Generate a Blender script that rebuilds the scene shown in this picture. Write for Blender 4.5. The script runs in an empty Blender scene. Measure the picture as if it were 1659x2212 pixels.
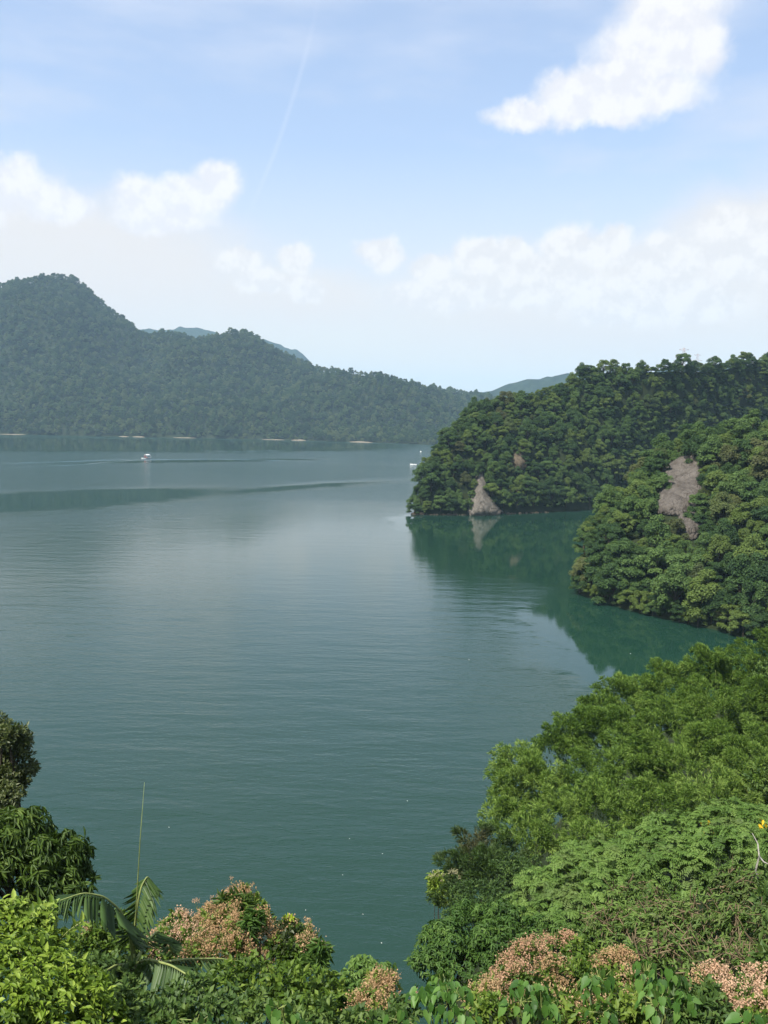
import bpy, bmesh, math, random
import numpy as np
from mathutils import Matrix, Vector

# ------------------------------------------------------------------ camera
sc = bpy.context.scene
R = math.radians
F, CX, CY = 1855.0, 829.5, 1106.0          # focal length and centre in pixels of a 1659 x 2212 frame
CAMZ = 40.0
cam_d = bpy.data.cameras.new('camera'); cam = bpy.data.objects.new('camera', cam_d)
sc.collection.objects.link(cam); sc.camera = cam
cam_d.sensor_fit = 'VERTICAL'; cam_d.sensor_height = 36.0; cam_d.lens = 36.0 * F / 2212.0
cam_d.clip_start = 0.1; cam_d.clip_end = 30000
CM = Matrix.Rotation(R(90 - 6.2), 4, 'X') @ Matrix.Rotation(R(1.2), 4, 'Z')
cam.matrix_world = Matrix.Translation((0, 0, CAMZ)) @ CM
M3 = np.array(CM.to_3x3())

def ray(px, py):
    v = M3 @ np.array([(px - CX) / F, -(py - CY) / F, -1.0])
    return v / np.linalg.norm(v)
def at(px, py, d):                          # point at horizontal distance d
    v = ray(px, py); s = d / math.hypot(v[0], v[1])
    return np.array([v[0] * s, v[1] * s, CAMZ + v[2] * s])
def onz(px, py, z=0.0):                     # point on a level plane
    v = ray(px, py); s = (z - CAMZ) / v[2]
    return np.array([v[0] * s, v[1] * s, z])
def proj(p):
    q = M3.T @ (np.asarray(p) - np.array([0, 0, CAMZ]))
    return CX + F * q[0] / -q[2], CY - F * q[1] / -q[2]

# ------------------------------------------------------------------ light
SUN_EL, SUN_AZ = 58.0, 228.0                # azimuth clockwise from +Y: high, behind and a little left
sun_d = bpy.data.lights.new('sun', 'SUN'); sun = bpy.data.objects.new('sun', sun_d)
sc.collection.objects.link(sun)
sun_d.energy = 5.0; sun_d.angle = R(0.9); sun_d.color = (1.0, 0.95, 0.87)
sdir = Vector((math.sin(R(SUN_AZ)) * math.cos(R(SUN_EL)), math.cos(R(SUN_AZ)) * math.cos(R(SUN_EL)), math.sin(R(SUN_EL))))
sun.rotation_euler = sdir.to_track_quat('Z', 'Y').to_euler()
sun.location = (0, -50, 300)

sc.view_settings.view_transform = 'Standard'
sc.view_settings.look = 'None'
sc.view_settings.exposure = 0.65
sc.view_settings.gamma = 1.0
sc.view_settings.use_curve_mapping = False
sc.render.engine = 'CYCLES'
cy = sc.cycles
cy.max_bounces = 6; cy.diffuse_bounces = 3; cy.glossy_bounces = 3; cy.transmission_bounces = 4
cy.transparent_max_bounces = 6; cy.volume_bounces = 2
cy.use_denoising = True
try: cy.denoiser = 'OPENIMAGEDENOISE'
except Exception: pass
cy.use_adaptive_sampling = True; cy.adaptive_threshold = 0.012
cy.sample_clamp_indirect = 4.0

# node helper -------------------------------------------------------
class NT:
    def __init__(s, tree): s.t = tree; s.n = tree.nodes; s.l = tree.links
    def node(s, typ, **kw):
        n = s.n.new(typ)
        for k, v in kw.items(): setattr(n, k, v)
        return n
    def put(s, sock, v):
        if isinstance(v, bpy.types.NodeSocket): s.l.new(v, sock)
        elif v is not None:
            try: sock.default_value = v
            except TypeError: sock.default_value = tuple(v) + (1.0,) if len(v) == 3 else v
            except ValueError: sock.default_value = tuple(v) + (1.0,)
    def m(s, op, a, b=None, c=None, clamp=False):
        n = s.node('ShaderNodeMath', operation=op); n.use_clamp = clamp
        for i, v in enumerate((a, b, c)):
            if v is not None: s.put(n.inputs[i], v)
        return n.outputs[0]
    def v(s, op, a, b=None):
        n = s.node('ShaderNodeVectorMath', operation=op)
        s.put(n.inputs[0], a)
        if b is not None:
            if op == 'SCALE': s.put(n.inputs['Scale'], b)
            else: s.put(n.inputs[1], b)
        return n.outputs['Value'] if op in ('LENGTH', 'DOT_PRODUCT', 'DISTANCE') else n.outputs['Vector']
    def xyz(s, x, y, z=0.0):
        n = s.node('ShaderNodeCombineXYZ')
        for i, q in enumerate((x, y, z)): s.put(n.inputs[i], q)
        return n.outputs[0]
    def noise(s, vec, scale, detail=3, rough=0.55, dim='3D', out='Fac'):
        n = s.node('ShaderNodeTexNoise', noise_dimensions=dim)
        s.put(n.inputs['Vector'], vec); n.inputs['Scale'].default_value = scale
        n.inputs['Detail'].default_value = detail; n.inputs['Roughness'].default_value = rough
        return n.outputs[out]
    def smooth(s, x, a, b, lo=0.0, hi=1.0):
        n = s.node('ShaderNodeMapRange', interpolation_type='SMOOTHSTEP')
        s.put(n.inputs[0], x); s.put(n.inputs[1], a); s.put(n.inputs[2], b)
        n.inputs[3].default_value = lo; n.inputs[4].default_value = hi
        return n.outputs[0]
    def mix(s, f, a, b):
        n = s.node('ShaderNodeMix', data_type='RGBA')
        s.put(n.inputs[0], f); s.put(n.inputs[6], a); s.put(n.inputs[7], b)
        return n.outputs[2]
    def ramp(s, f, stops):
        n = s.node('ShaderNodeValToRGB'); s.put(n.inputs[0], f)
        e = n.color_ramp.elements
        while len(e) < len(stops): e.new(0.5)
        for q, (p, c) in zip(e, stops): q.position = p; q.color = tuple(c) + (1.0,)
        return n.outputs[0]

# ------------------------------------------------------------------ sky
SKY_STRENGTH = 0.15
def azel(px, py):
    v = ray(px, py); return math.degrees(math.atan2(v[0], v[1])), math.degrees(math.asin(v[2]))
world = bpy.data.worlds.new('World'); sc.world = world; world.use_nodes = True
def build_world():
    world.node_tree.nodes.clear()
    w = NT(world.node_tree)
    sky = w.node('ShaderNodeTexSky', sky_type='NISHITA')
    sky.sun_disc = False; sky.sun_elevation = R(SUN_EL); sky.sun_rotation = R(SUN_AZ)
    sky.altitude = 300; sky.air_density = 1.0; sky.dust_density = 1.2; sky.ozone_density = 1.6
    d = w.v('NORMALIZE', w.node('ShaderNodeTexCoord').outputs['Generated'])
    sep = w.node('ShaderNodeSeparateXYZ'); w.put(sep.inputs[0], d)
    az = w.m('MULTIPLY', w.m('ARCTAN2', sep.outputs[0], sep.outputs[1]), 57.29578)
    el = w.m('MULTIPLY', w.m('ARCSINE', sep.outputs[2]), 57.29578)
    P = w.xyz(az, el, 0.0)
    # billowing edges: the lookup position is warped by noise on the sphere
    n1 = w.node('ShaderNodeTexNoise'); w.put(n1.inputs['Vector'], d)
    n1.inputs['Scale'].default_value = 19; n1.inputs['Detail'].default_value = 7; n1.inputs['Roughness'].default_value = 0.62
    wn = w.v('SUBTRACT', n1.outputs['Color'], (0.5, 0.5, 0.5))
    Pw = w.v('ADD', P, w.v('MULTIPLY', wn, (2.7, 2.7, 0)))
    fine = w.noise(d, 42, 5, 0.6)
    def field(blobs, vec):
        acc = None
        for (px, py, rx, ry) in blobs:
            a, e = azel(px, py); k = 57.2958 / F
            q = w.v('DIVIDE', w.v('SUBTRACT', vec, (a, e, 0)), (rx * k, ry * k, 1))
            v = w.m('SUBTRACT', 1.0, w.v('LENGTH', q))
            acc = v if acc is None else w.m('SMOOTH_MAX', acc, v, 0.25)
        return acc
    puffs = [(1450, 20, 130, 95), (1410, 110, 150, 85), (1500, 90, 80, 90), (1330, 180, 130, 62), (1230, 205, 105, 52), (1400, 205, 150, 50),
             (1130, 245, 90, 32), (1290, 245, 150, 34), (1470, -60, 140, 110),
             (45, 385, 60, 52), (-10, 400, 80, 60), (115, 435, 95, 55), (-90, 430, 100, 100), (470, 392, 62, 44), (410, 425, 95, 50), (310, 425, 78, 52), (350, 470, 120, 34),
             (-300, 380, 200, 90), (1900, 200, 160, 70), (2200, 330, 200, 80)]
    bank = [(640, 556, 52, 40), (655, 622, 62, 32), (560, 608, 62, 36), (515, 560, 58, 36),
            (822, 545, 62, 42), (935, 575, 62, 40), (1035, 552, 72, 48), (1115, 560, 56, 38), (1240, 535, 74, 52),
            (1320, 540, 66, 52), (1440, 560, 100, 58), (1590, 530, 110, 80), (1750, 540, 150, 100), (960, 640, 170, 50), (1180, 620, 160, 60), (1400, 650, 240, 70)]
    f1 = w.m('ADD', field(puffs, Pw), w.m('MULTIPLY', w.m('SUBTRACT', fine, 0.5), 0.26))
    c1 = w.smooth(f1, -0.02, 0.56)
    f2 = w.m('ADD', field(bank, Pw), w.m('MULTIPLY', w.m('SUBTRACT', fine, 0.5), 0.26))
    c2 = w.smooth(f2, -0.02, 0.44, 0, 0.95)
    soft = [(120, 560, 470, 150), (-400, 560, 500, 190), (1300, 660, 520, 130), (1640, 560, 240, 150), (2100, 600, 500, 200), (620, 640, 240, 70)]
    c3 = w.smooth(w.m('ADD', field(soft, Pw), w.m('MULTIPLY', w.m('SUBTRACT', fine, 0.5), 0.12)), -0.22, 0.55, 0, 0.92)
    # the same broken cumulus goes on round the rest of the sky
    dz = w.v('MULTIPLY', d, (1, 1, 2.2))
    rest = w.smooth(w.noise(dz, 3.1, 6, 0.58), 0.55, 0.72, 0, 0.85)
    away = w.smooth(w.m('ABSOLUTE', az), 32, 48)
    rest = w.m('MULTIPLY', rest, w.m('MAXIMUM', away, w.smooth(el, 36, 46)))
    # thin high veil in streaks, denser high up and low down
    st = w.noise(w.v('MULTIPLY', d, (2.0, 1.2, 7.0)), 2.2, 4, 0.55)
    veil = w.smooth(st, 0.40, 0.75, 0.26, 0.66)
    veil = w.m('ADD', veil, w.smooth(el, 22, 31, 0, 0.30))
    low = w.smooth(el, 26, 1, 0.0, 0.85)
    veil = w.m('MAXIMUM', veil, low, clamp=True)
    # one faded contrail: a thin arc between two directions
    a, b = Vector(ray(672, 60)), Vector(ray(548, 430)); nrm = a.cross(b).normalized(); mid = ((a + b) / 2).normalized()
    off = w.m('ADD', w.v('DOT_PRODUCT', d, tuple(nrm)), w.m('MULTIPLY', w.m('SUBTRACT', w.noise(d, 5, 1), 0.5), 0.012))
    off = w.m('ADD', off, w.m('MULTIPLY', w.m('SUBTRACT', w.v('DOT_PRODUCT', d, tuple(mid)), 0.995), 0.9))
    line = w.smooth(w.m('ABSOLUTE', off), 0.0040, 0.0003)
    ends = w.smooth(w.v('DISTANCE', d, tuple(mid)), 0.13, 0.04)
    trail = w.m('MULTIPLY', w.m('MULTIPLY', line, ends), 0.17)
    col = w.v('SCALE', sky.outputs[0], SKY_STRENGTH)
    col = w.mix(veil, col, w.mix(w.smooth(el, 4, 24), (0.625, 0.545, 0.465, 1), (0.51, 0.545, 0.635, 1)))
    col = w.mix(w.m('MAXIMUM', trail, 0.0), col, (0.60, 0.63, 0.70, 1))
    above = w.noise(w.v('ADD', d, (-0.006, 0.0, 0.016)), 42, 5, 0.6)
    body = w.smooth(w.m('SUBTRACT', fine, above), -0.14, 0.12)  # painted cloud shading: lighter tops, greyer undersides, as if lit from above
    col = w.mix(c3, col, (0.60, 0.565, 0.545, 1))
    col = w.mix(c2, col, w.mix(body, (0.59, 0.572, 0.572, 1), (0.665, 0.642, 0.627, 1)))
    call = w.m('MAXIMUM', c1, rest)
    col = w.mix(w.m('MULTIPLY', call, 0.97), col, w.mix(body, (0.59, 0.585, 0.615, 1), (0.66, 0.648, 0.66, 1)))
    bg = w.node('ShaderNodeBackground'); w.put(bg.inputs[0], col); bg.inputs[1].default_value = 1.0
    out = w.node('ShaderNodeOutputWorld'); w.l.new(bg.outputs[0], out.inputs[0])
build_world()

# ------------------------------------------------------------------ helpers
rng = np.random.default_rng(7)
COL = sc.collection
def norm(v): return v / np.maximum(np.linalg.norm(v, axis=-1, keepdims=True), 1e-9)
def tag(o, label=None, cat=None, group=None, kind=None):
    for k, v in (('label', label), ('category', cat), ('group', group), ('kind', kind)):
        if v: o[k] = v
    return o
def link(name, data, parent=None):
    o = bpy.data.objects.new(name, data); COL.objects.link(o)
    if parent is not None: o.parent = parent
    return o
def empty(name, loc):
    o = link(name, None); o.location = tuple(loc); o.empty_display_size = 0.2; return o
def mesh(name, V, faces, mat=None, tint=None, smooth=False):
    """faces: list of int arrays, each (n,k)."""
    me = bpy.data.meshes.new(name)
    V = np.asarray(V, dtype=np.float32)
    faces = [np.asarray(f, dtype=np.int32) for f in faces if len(f)]
    nl = sum(f.size for f in faces); npoly = sum(len(f) for f in faces)
    me.vertices.add(len(V)); me.vertices.foreach_set('co', V.ravel())
    me.loops.add(nl); me.polygons.add(npoly)
    me.loops.foreach_set('vertex_index', np.concatenate([f.ravel() for f in faces]))
    tot = np.concatenate([np.full(len(f), f.shape[1], np.int32) for f in faces])
    start = np.concatenate([[0], np.cumsum(tot)[:-1]]).astype(np.int32)
    me.polygons.foreach_set('loop_start', start); me.polygons.foreach_set('loop_total', tot)
    if smooth: me.polygons.foreach_set('use_smooth', np.ones(npoly, bool))
    if tint is not None:
        at_ = me.attributes.new('tint', 'FLOAT', 'POINT'); at_.data.foreach_set('value', np.asarray(tint, np.float32))
    me.update(calc_edges=True)
    if mat: me.materials.append(mat)
    return me
class MB:                                   # collects pieces of one part
    def __init__(s): s.V = []; s.Fc = []; s.T = []; s.n = 0
    def add(s, V, faces, tint=0.5):
        V = np.asarray(V, float).reshape(-1, 3)
        s.V.append(V); s.Fc += [np.asarray(f) + s.n for f in faces]; s.n += len(V)
        s.T.append(np.broadcast_to(np.asarray(tint, float), (len(V),)))
        return s
    def tube(s, pts, rad, k=6, cap=True):
        pts = np.asarray(pts, float); n = len(pts); rad = np.broadcast_to(np.asarray(rad, float), (n,))
        tn = norm(np.gradient(pts, axis=0)); ref = np.array([0.31, 0.17, 0.93])
        a = norm(np.cross(tn, ref)); b = np.cross(tn, a)
        th = np.linspace(0, 2 * np.pi, k, endpoint=False)
        V = pts[:, None] + rad[:, None, None] * (np.cos(th)[None, :, None] * a[:, None] + np.sin(th)[None, :, None] * b[:, None])
        i = np.arange(n - 1)[:, None] * k; j = np.arange(k)[None]; j2 = (j + 1) % k
        q = np.stack([i + j, i + j2, i + k + j2, i + k + j], -1).reshape(-1, 4)
        fs = [q]
        if cap: fs += [np.arange(k)[None, ::-1], (np.arange(k) + (n - 1) * k)[None]]
        return s.add(V.reshape(-1, 3), fs)
    def box(s, c, sx, sy, sz, rz=0.0):
        u = np.array([[x, y, z] for z in (-.5, .5) for y in (-.5, .5) for x in (-.5, .5)]) * [sx, sy, sz]
        cz, sn = math.cos(rz), math.sin(rz)
        u = np.stack([u[:, 0] * cz - u[:, 1] * sn, u[:, 0] * sn + u[:, 1] * cz, u[:, 2]], 1) + np.asarray(c)
        return s.add(u, [np.array([[0, 2, 3, 1], [4, 5, 7, 6], [0, 1, 5, 4], [2, 6, 7, 3], [0, 4, 6, 2], [1, 3, 7, 5]])])
    def mesh(s, name, mat, smooth=False, off=None):
        V = np.concatenate(s.V)
        if off is not None: V = V - np.asarray(off)
        by = {}
        for f in s.Fc: by.setdefault(f.shape[1], []).append(f)
        return mesh(name, V, [np.concatenate(v) for v in by.values()], mat, np.concatenate(s.T), smooth)
    def build(s, name, mat, parent=None, smooth=False, off=None):
        return link(name, s.mesh(name, mat, smooth, off), parent)

# value noise on a lattice, vectorised
def _h(ix, iy, s):
    n = (ix.astype(np.int64) * 374761393 + iy.astype(np.int64) * 668265263 + s * 1442695041) & 0x7fffffff
    n = ((n ^ (n >> 13)) * 1274126177) & 0x7fffffff
    return ((n ^ (n >> 16)) & 0xffff) / 65535.0
def vnoise(x, y, s=0):
    x = np.asarray(x, float); y = np.asarray(y, float)
    ix = np.floor(x); iy = np.floor(y); fx = x - ix; fy = y - iy
    fx = fx * fx * (3 - 2 * fx); fy = fy * fy * (3 - 2 * fy)
    a = _h(ix, iy, s); b = _h(ix + 1, iy, s); c = _h(ix, iy + 1, s); d = _h(ix + 1, iy + 1, s)
    return (a + (b - a) * fx) * (1 - fy) + (c + (d - c) * fx) * fy - 0.5
def fbm(x, y, o=4, s=0):
    r = 0; a = 1.0
    for i in range(o): r = r + a * vnoise(np.asarray(x) * 2 ** i, np.asarray(y) * 2 ** i, s + i); a *= 0.5
    return r

# ------------------------------------------------------------------ materials
def new_mat(name):
    m = bpy.data.materials.new(name); m.use_nodes = True; m.node_tree.nodes.clear(); return m, NT(m.node_tree)
def leaf_mat(name, dark, mid, light, rough=0.55, trans=0.28, spec=0.25, patch=None, warm=None, plantvar=0.5, rust=None):
    """dark/mid/light leaves by a value of each leaf, a shift for each plant; leaves let some light through."""
    m, t = new_mat(name)
    a = t.node('ShaderNodeAttribute', attribute_name='tint').outputs['Fac']
    oi = t.node('ShaderNodeObjectInfo').outputs['Random']
    f = t.m('ADD', a, t.m('MULTIPLY', t.m('SUBTRACT', oi, 0.5), plantvar))
    col = t.ramp(f, [(0.05, dark), (0.5, mid), (0.95, light)])
    if warm:                                # some plants of another species tone
        r2 = t.m('FRACT', t.m('MULTIPLY', oi, 17.31))
        col = t.mix(t.smooth(r2, warm[1], warm[1] + 0.12, 0, warm[2]), col, warm[0] + (1,))
    if rust:
        r3 = t.m('FRACT', t.m('MULTIPLY', oi, 7.77))
        col = t.mix(t.smooth(r3, rust[1], rust[1] + 0.03, 0, rust[2]), col, rust[0] + (1,))
    if patch:
        pos = t.node('ShaderNodeNewGeometry').outputs['Position']
        n = t.noise(pos, patch[1], 3)
        col = t.mix(t.smooth(n, 0.5, 0.68, 0, patch[2]), col, patch[0] + (1,))
    b = t.node('ShaderNodeBsdfPrincipled')
    t.put(b.inputs['Base Color'], col); b.inputs['Roughness'].default_value = rough
    b.inputs['Specular IOR Level'].default_value = spec
    tr = t.node('ShaderNodeBsdfTranslucent')
    t.put(tr.inputs[0], t.mix(0.5, col, (0.10, 0.17, 0.02, 1)))
    mx = t.node('ShaderNodeMixShader'); mx.inputs[0].default_value = trans
    t.l.new(b.outputs[0], mx.inputs[1]); t.l.new(tr.outputs[0], mx.inputs[2])
    o = t.node('ShaderNodeOutputMaterial'); t.l.new(mx.outputs[0], o.inputs[0])
    return m
def plain(name, col, rough=0.6, spec=0.3, var=0.25, scale=3.0, metallic=0.0, bump=0.0, col2=None):
    m, t = new_mat(name)
    pos = t.node('ShaderNodeTexCoord').outputs['Object']
    n = t.noise(pos, scale, 5, 0.6)
    c2 = col2 or tuple(c * (1 - var) for c in col); c1 = tuple(min(1, c * (1 + var * 0.5)) for c in col)
    b = t.node('ShaderNodeBsdfPrincipled')
    t.put(b.inputs['Base Color'], t.mix(t.smooth(n, 0.3, 0.7), c2 + (1,), c1 + (1,)))
    b.inputs['Roughness'].default_value = rough; b.inputs['Specular IOR Level'].default_value = spec
    b.inputs['Metallic'].default_value = metallic
    if bump:
        bp = t.node('ShaderNodeBump'); bp.inputs['Strength'].default_value = bump; bp.inputs['Distance'].default_value = 0.1
        t.put(bp.inputs['Height'], t.noise(pos, scale * 3, 5, 0.65)); t.l.new(bp.outputs[0], b.inputs['Normal'])
    o = t.node('ShaderNodeOutputMaterial'); t.l.new(b.outputs[0], o.inputs[0])
    return m
M = {}
M['forest'] = leaf_mat('hill_leaves', (0.024, 0.054, 0.016), (0.052, 0.102, 0.026), (0.105, 0.170, 0.042), 0.6, 0.26, 0.2,
                       warm=((0.120, 0.170, 0.034), 0.68, 0.8), plantvar=0.85, rust=((0.13, 0.105, 0.045), 0.955, 0.5))
M['far_forest'] = leaf_mat('far_leaves', (0.018, 0.042, 0.018), (0.038, 0.078, 0.028), (0.085, 0.130, 0.040), 0.65, 0.2, 0.15,
                           warm=((0.12, 0.15, 0.055), 0.72, 0.8), plantvar=0.9)
M['bamboo'] = leaf_mat('bamboo_leaves', (0.092, 0.170, 0.028), (0.190, 0.310, 0.052), (0.30, 0.42, 0.095), 0.5, 0.42, 0.2)
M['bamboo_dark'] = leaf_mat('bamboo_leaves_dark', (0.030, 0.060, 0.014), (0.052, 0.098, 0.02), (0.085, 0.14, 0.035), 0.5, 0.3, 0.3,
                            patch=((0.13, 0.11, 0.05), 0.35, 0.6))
M['pinnate'] = leaf_mat('pinnate_leaves', (0.048, 0.098, 0.018), (0.098, 0.178, 0.032), (0.175, 0.27, 0.06), 0.5, 0.34, 0.22, patch=((0.10, 0.12, 0.045), 0.8, 0.5))
M['dense'] = leaf_mat('dense_leaves', (0.040, 0.090, 0.016), (0.080, 0.155, 0.028), (0.14, 0.23, 0.05), 0.5, 0.32, 0.22)
M['twiggy'] = leaf_mat('twiggy_leaves', (0.052, 0.092, 0.020), (0.105, 0.175, 0.035), (0.18, 0.265, 0.06), 0.5, 0.32, 0.2,
                       patch=((0.13, 0.12, 0.055), 0.9, 0.5))
M['bright'] = leaf_mat('bright_leaves', (0.060, 0.110, 0.010), (0.155, 0.245, 0.020), (0.33, 0.43, 0.07), 0.48, 0.36, 0.25)
M['mango'] = leaf_mat('long_leaves', (0.034, 0.066, 0.011), (0.068, 0.120, 0.018), (0.13, 0.19, 0.035), 0.48, 0.28, 0.22)
M['smalltree'] = leaf_mat('dark_small_leaves', (0.030, 0.045, 0.014), (0.055, 0.075, 0.02), (0.10, 0.12, 0.035), 0.45, 0.25, 0.35)
M['heart'] = leaf_mat('heart_leaves', (0.034, 0.090, 0.014), (0.062, 0.145, 0.022), (0.11, 0.21, 0.04), 0.5, 0.28, 0.3)
M['palm'] = leaf_mat('palm_leaflets', (0.028, 0.060, 0.013), (0.050, 0.098, 0.020), (0.09, 0.15, 0.04), 0.45, 0.25, 0.3)
M['vine'] = leaf_mat('vine_leaves', (0.045, 0.085, 0.010), (0.095, 0.165, 0.018), (0.20, 0.27, 0.045), 0.5, 0.35, 0.3)
M['pink'] = leaf_mat('pink_flowers', (0.56, 0.33, 0.20), (0.68, 0.43, 0.275), (0.76, 0.53, 0.37), 0.8, 0.45, 0.05)
M['pinkred'] = leaf_mat('dry_flowers', (0.46, 0.285, 0.145), (0.58, 0.375, 0.205), (0.66, 0.46, 0.27), 0.8, 0.45, 0.05)
M['white_fl'] = leaf_mat('cream_flowers', (0.26, 0.24, 0.12), (0.36, 0.34, 0.18), (0.45, 0.42, 0.25), 0.8, 0.3, 0.05)
M['yellow'] = leaf_mat('yellow_leaves', (0.62, 0.38, 0.02), (0.78, 0.50, 0.02), (0.85, 0.62, 0.05), 0.5, 0.35, 0.2)
M['lime'] = leaf_mat('lime_leaves', (0.25, 0.36, 0.02), (0.36, 0.46, 0.03), (0.45, 0.55, 0.06), 0.5, 0.4, 0.2)
M['under'] = leaf_mat('undergrowth_leaves', (0.030, 0.062, 0.014), (0.060, 0.112, 0.022), (0.12, 0.18, 0.04), 0.55, 0.28, 0.25)
M['bark'] = plain('bark', (0.075, 0.062, 0.042), 0.85, 0.1, 0.45, 4, bump=0.5)
M['twig'] = plain('twig_bark', (0.17, 0.13, 0.075), 0.8, 0.1, 0.3, 5)
M['palebark'] = plain('pale_bark', (0.34, 0.32, 0.27), 0.8, 0.1, 0.35, 5, bump=0.3)
M['culm'] = plain('bamboo_culm', (0.16, 0.19, 0.06), 0.5, 0.3, 0.3, 2)
M['rachis'] = plain('palm_rachis', (0.22, 0.26, 0.08), 0.5, 0.3, 0.3, 6)
M['soil'] = plain('soil', (0.022, 0.028, 0.012), 0.95, 0.05, 0.5, 0.15, col2=(0.012, 0.020, 0.008))
M['bed'] = plain('lake_bed', (0.05, 0.07, 0.05), 0.95, 0.05, 0.4, 0.05)
M['white'] = plain('white_paint', (0.80, 0.80, 0.78), 0.35, 0.5, 0.08, 1.5)
M['dark'] = plain('dark_rubber', (0.03, 0.03, 0.035), 0.6, 0.3, 0.2, 3)
M['red'] = plain('red_plastic', (0.50, 0.045, 0.03), 0.4, 0.4, 0.25, 3)
M['orange'] = plain('orange_cloth', (0.62, 0.18, 0.07), 0.8, 0.2, 0.25, 3)
M['navy'] = plain('navy_cloth', (0.03, 0.04, 0.07), 0.85, 0.2, 0.25, 3)
M['metal'] = plain('grey_metal', (0.42, 0.43, 0.44), 0.45, 0.5, 0.15, 2, metallic=0.6)
M['pylon'] = plain('pylon_steel', (0.40, 0.33, 0.33), 0.6, 0.4, 0.15, 0.3, metallic=0.2)
M['sand'] = plain('shore_sand', (0.23, 0.19, 0.135), 0.95, 0.05, 0.35, 0.25)
M['foam'] = plain('foam_plastic', (0.78, 0.78, 0.74), 0.7, 0.2, 0.1, 4)
M['skin'] = plain('skin', (0.42, 0.26, 0.19), 0.6, 0.3, 0.1, 5)

def rock_mat(name, c1, c2, c3, sc_=0.35):
    m, t = new_mat(name)
    pos = t.node('ShaderNodeTexCoord').outputs['Object']
    p2 = t.v('MULTIPLY', pos, (1, 1, 0.28))
    n = t.noise(p2, sc_, 6, 0.65); n2 = t.noise(p2, sc_ * 5, 6, 0.7)
    col = t.mix(t.smooth(n, 0.35, 0.65), c1 + (1,), c2 + (1,))
    col = t.mix(t.smooth(n2, 0.52, 0.72, 0, 0.6), col, c3 + (1,))
    nz = t.node('ShaderNodeTexVoronoi', feature='DISTANCE_TO_EDGE'); t.put(nz.inputs['Vector'], t.v('ADD', p2, t.v('SCALE', t.noise(p2, sc_ * 2, 3, out='Color'), 1.2))); nz.inputs['Scale'].default_value = sc_ * 1.6
    b = t.node('ShaderNodeBsdfPrincipled'); t.put(b.inputs['Base Color'], col); b.inputs['Roughness'].default_value = 0.9
    b.inputs['Specular IOR Level'].default_value = 0.15
    bp = t.node('ShaderNodeBump'); bp.inputs['Strength'].default_value = 1.0; bp.inputs['Distance'].default_value = 0.7
    t.put(bp.inputs['Height'], t.m('ADD', t.m('MULTIPLY', t.smooth(nz.outputs[0], 0, 0.12), 0.6), t.m('ADD', n2, t.noise(p2, sc_ * 16, 5, 0.7))))
    t.l.new(bp.outputs[0], b.inputs['Normal'])
    o = t.node('ShaderNodeOutputMaterial'); t.l.new(b.outputs[0], o.inputs[0])
    return m
M['rock'] = rock_mat('cliff_rock', (0.125, 0.106, 0.086), (0.205, 0.18, 0.152), (0.30, 0.27, 0.235))
M['palerock'] = rock_mat('pale_spire_rock', (0.16, 0.14, 0.112), (0.255, 0.23, 0.19), (0.35, 0.315, 0.26), 0.5)
M['rock2'] = rock_mat('shore_rock_stone', (0.09, 0.075, 0.055), (0.16, 0.13, 0.095), (0.24, 0.185, 0.12), 0.8)
M['earth'] = rock_mat('bare_earth', (0.15, 0.12, 0.08), (0.24, 0.19, 0.13), (0.32, 0.26, 0.18), 0.6)

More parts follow.
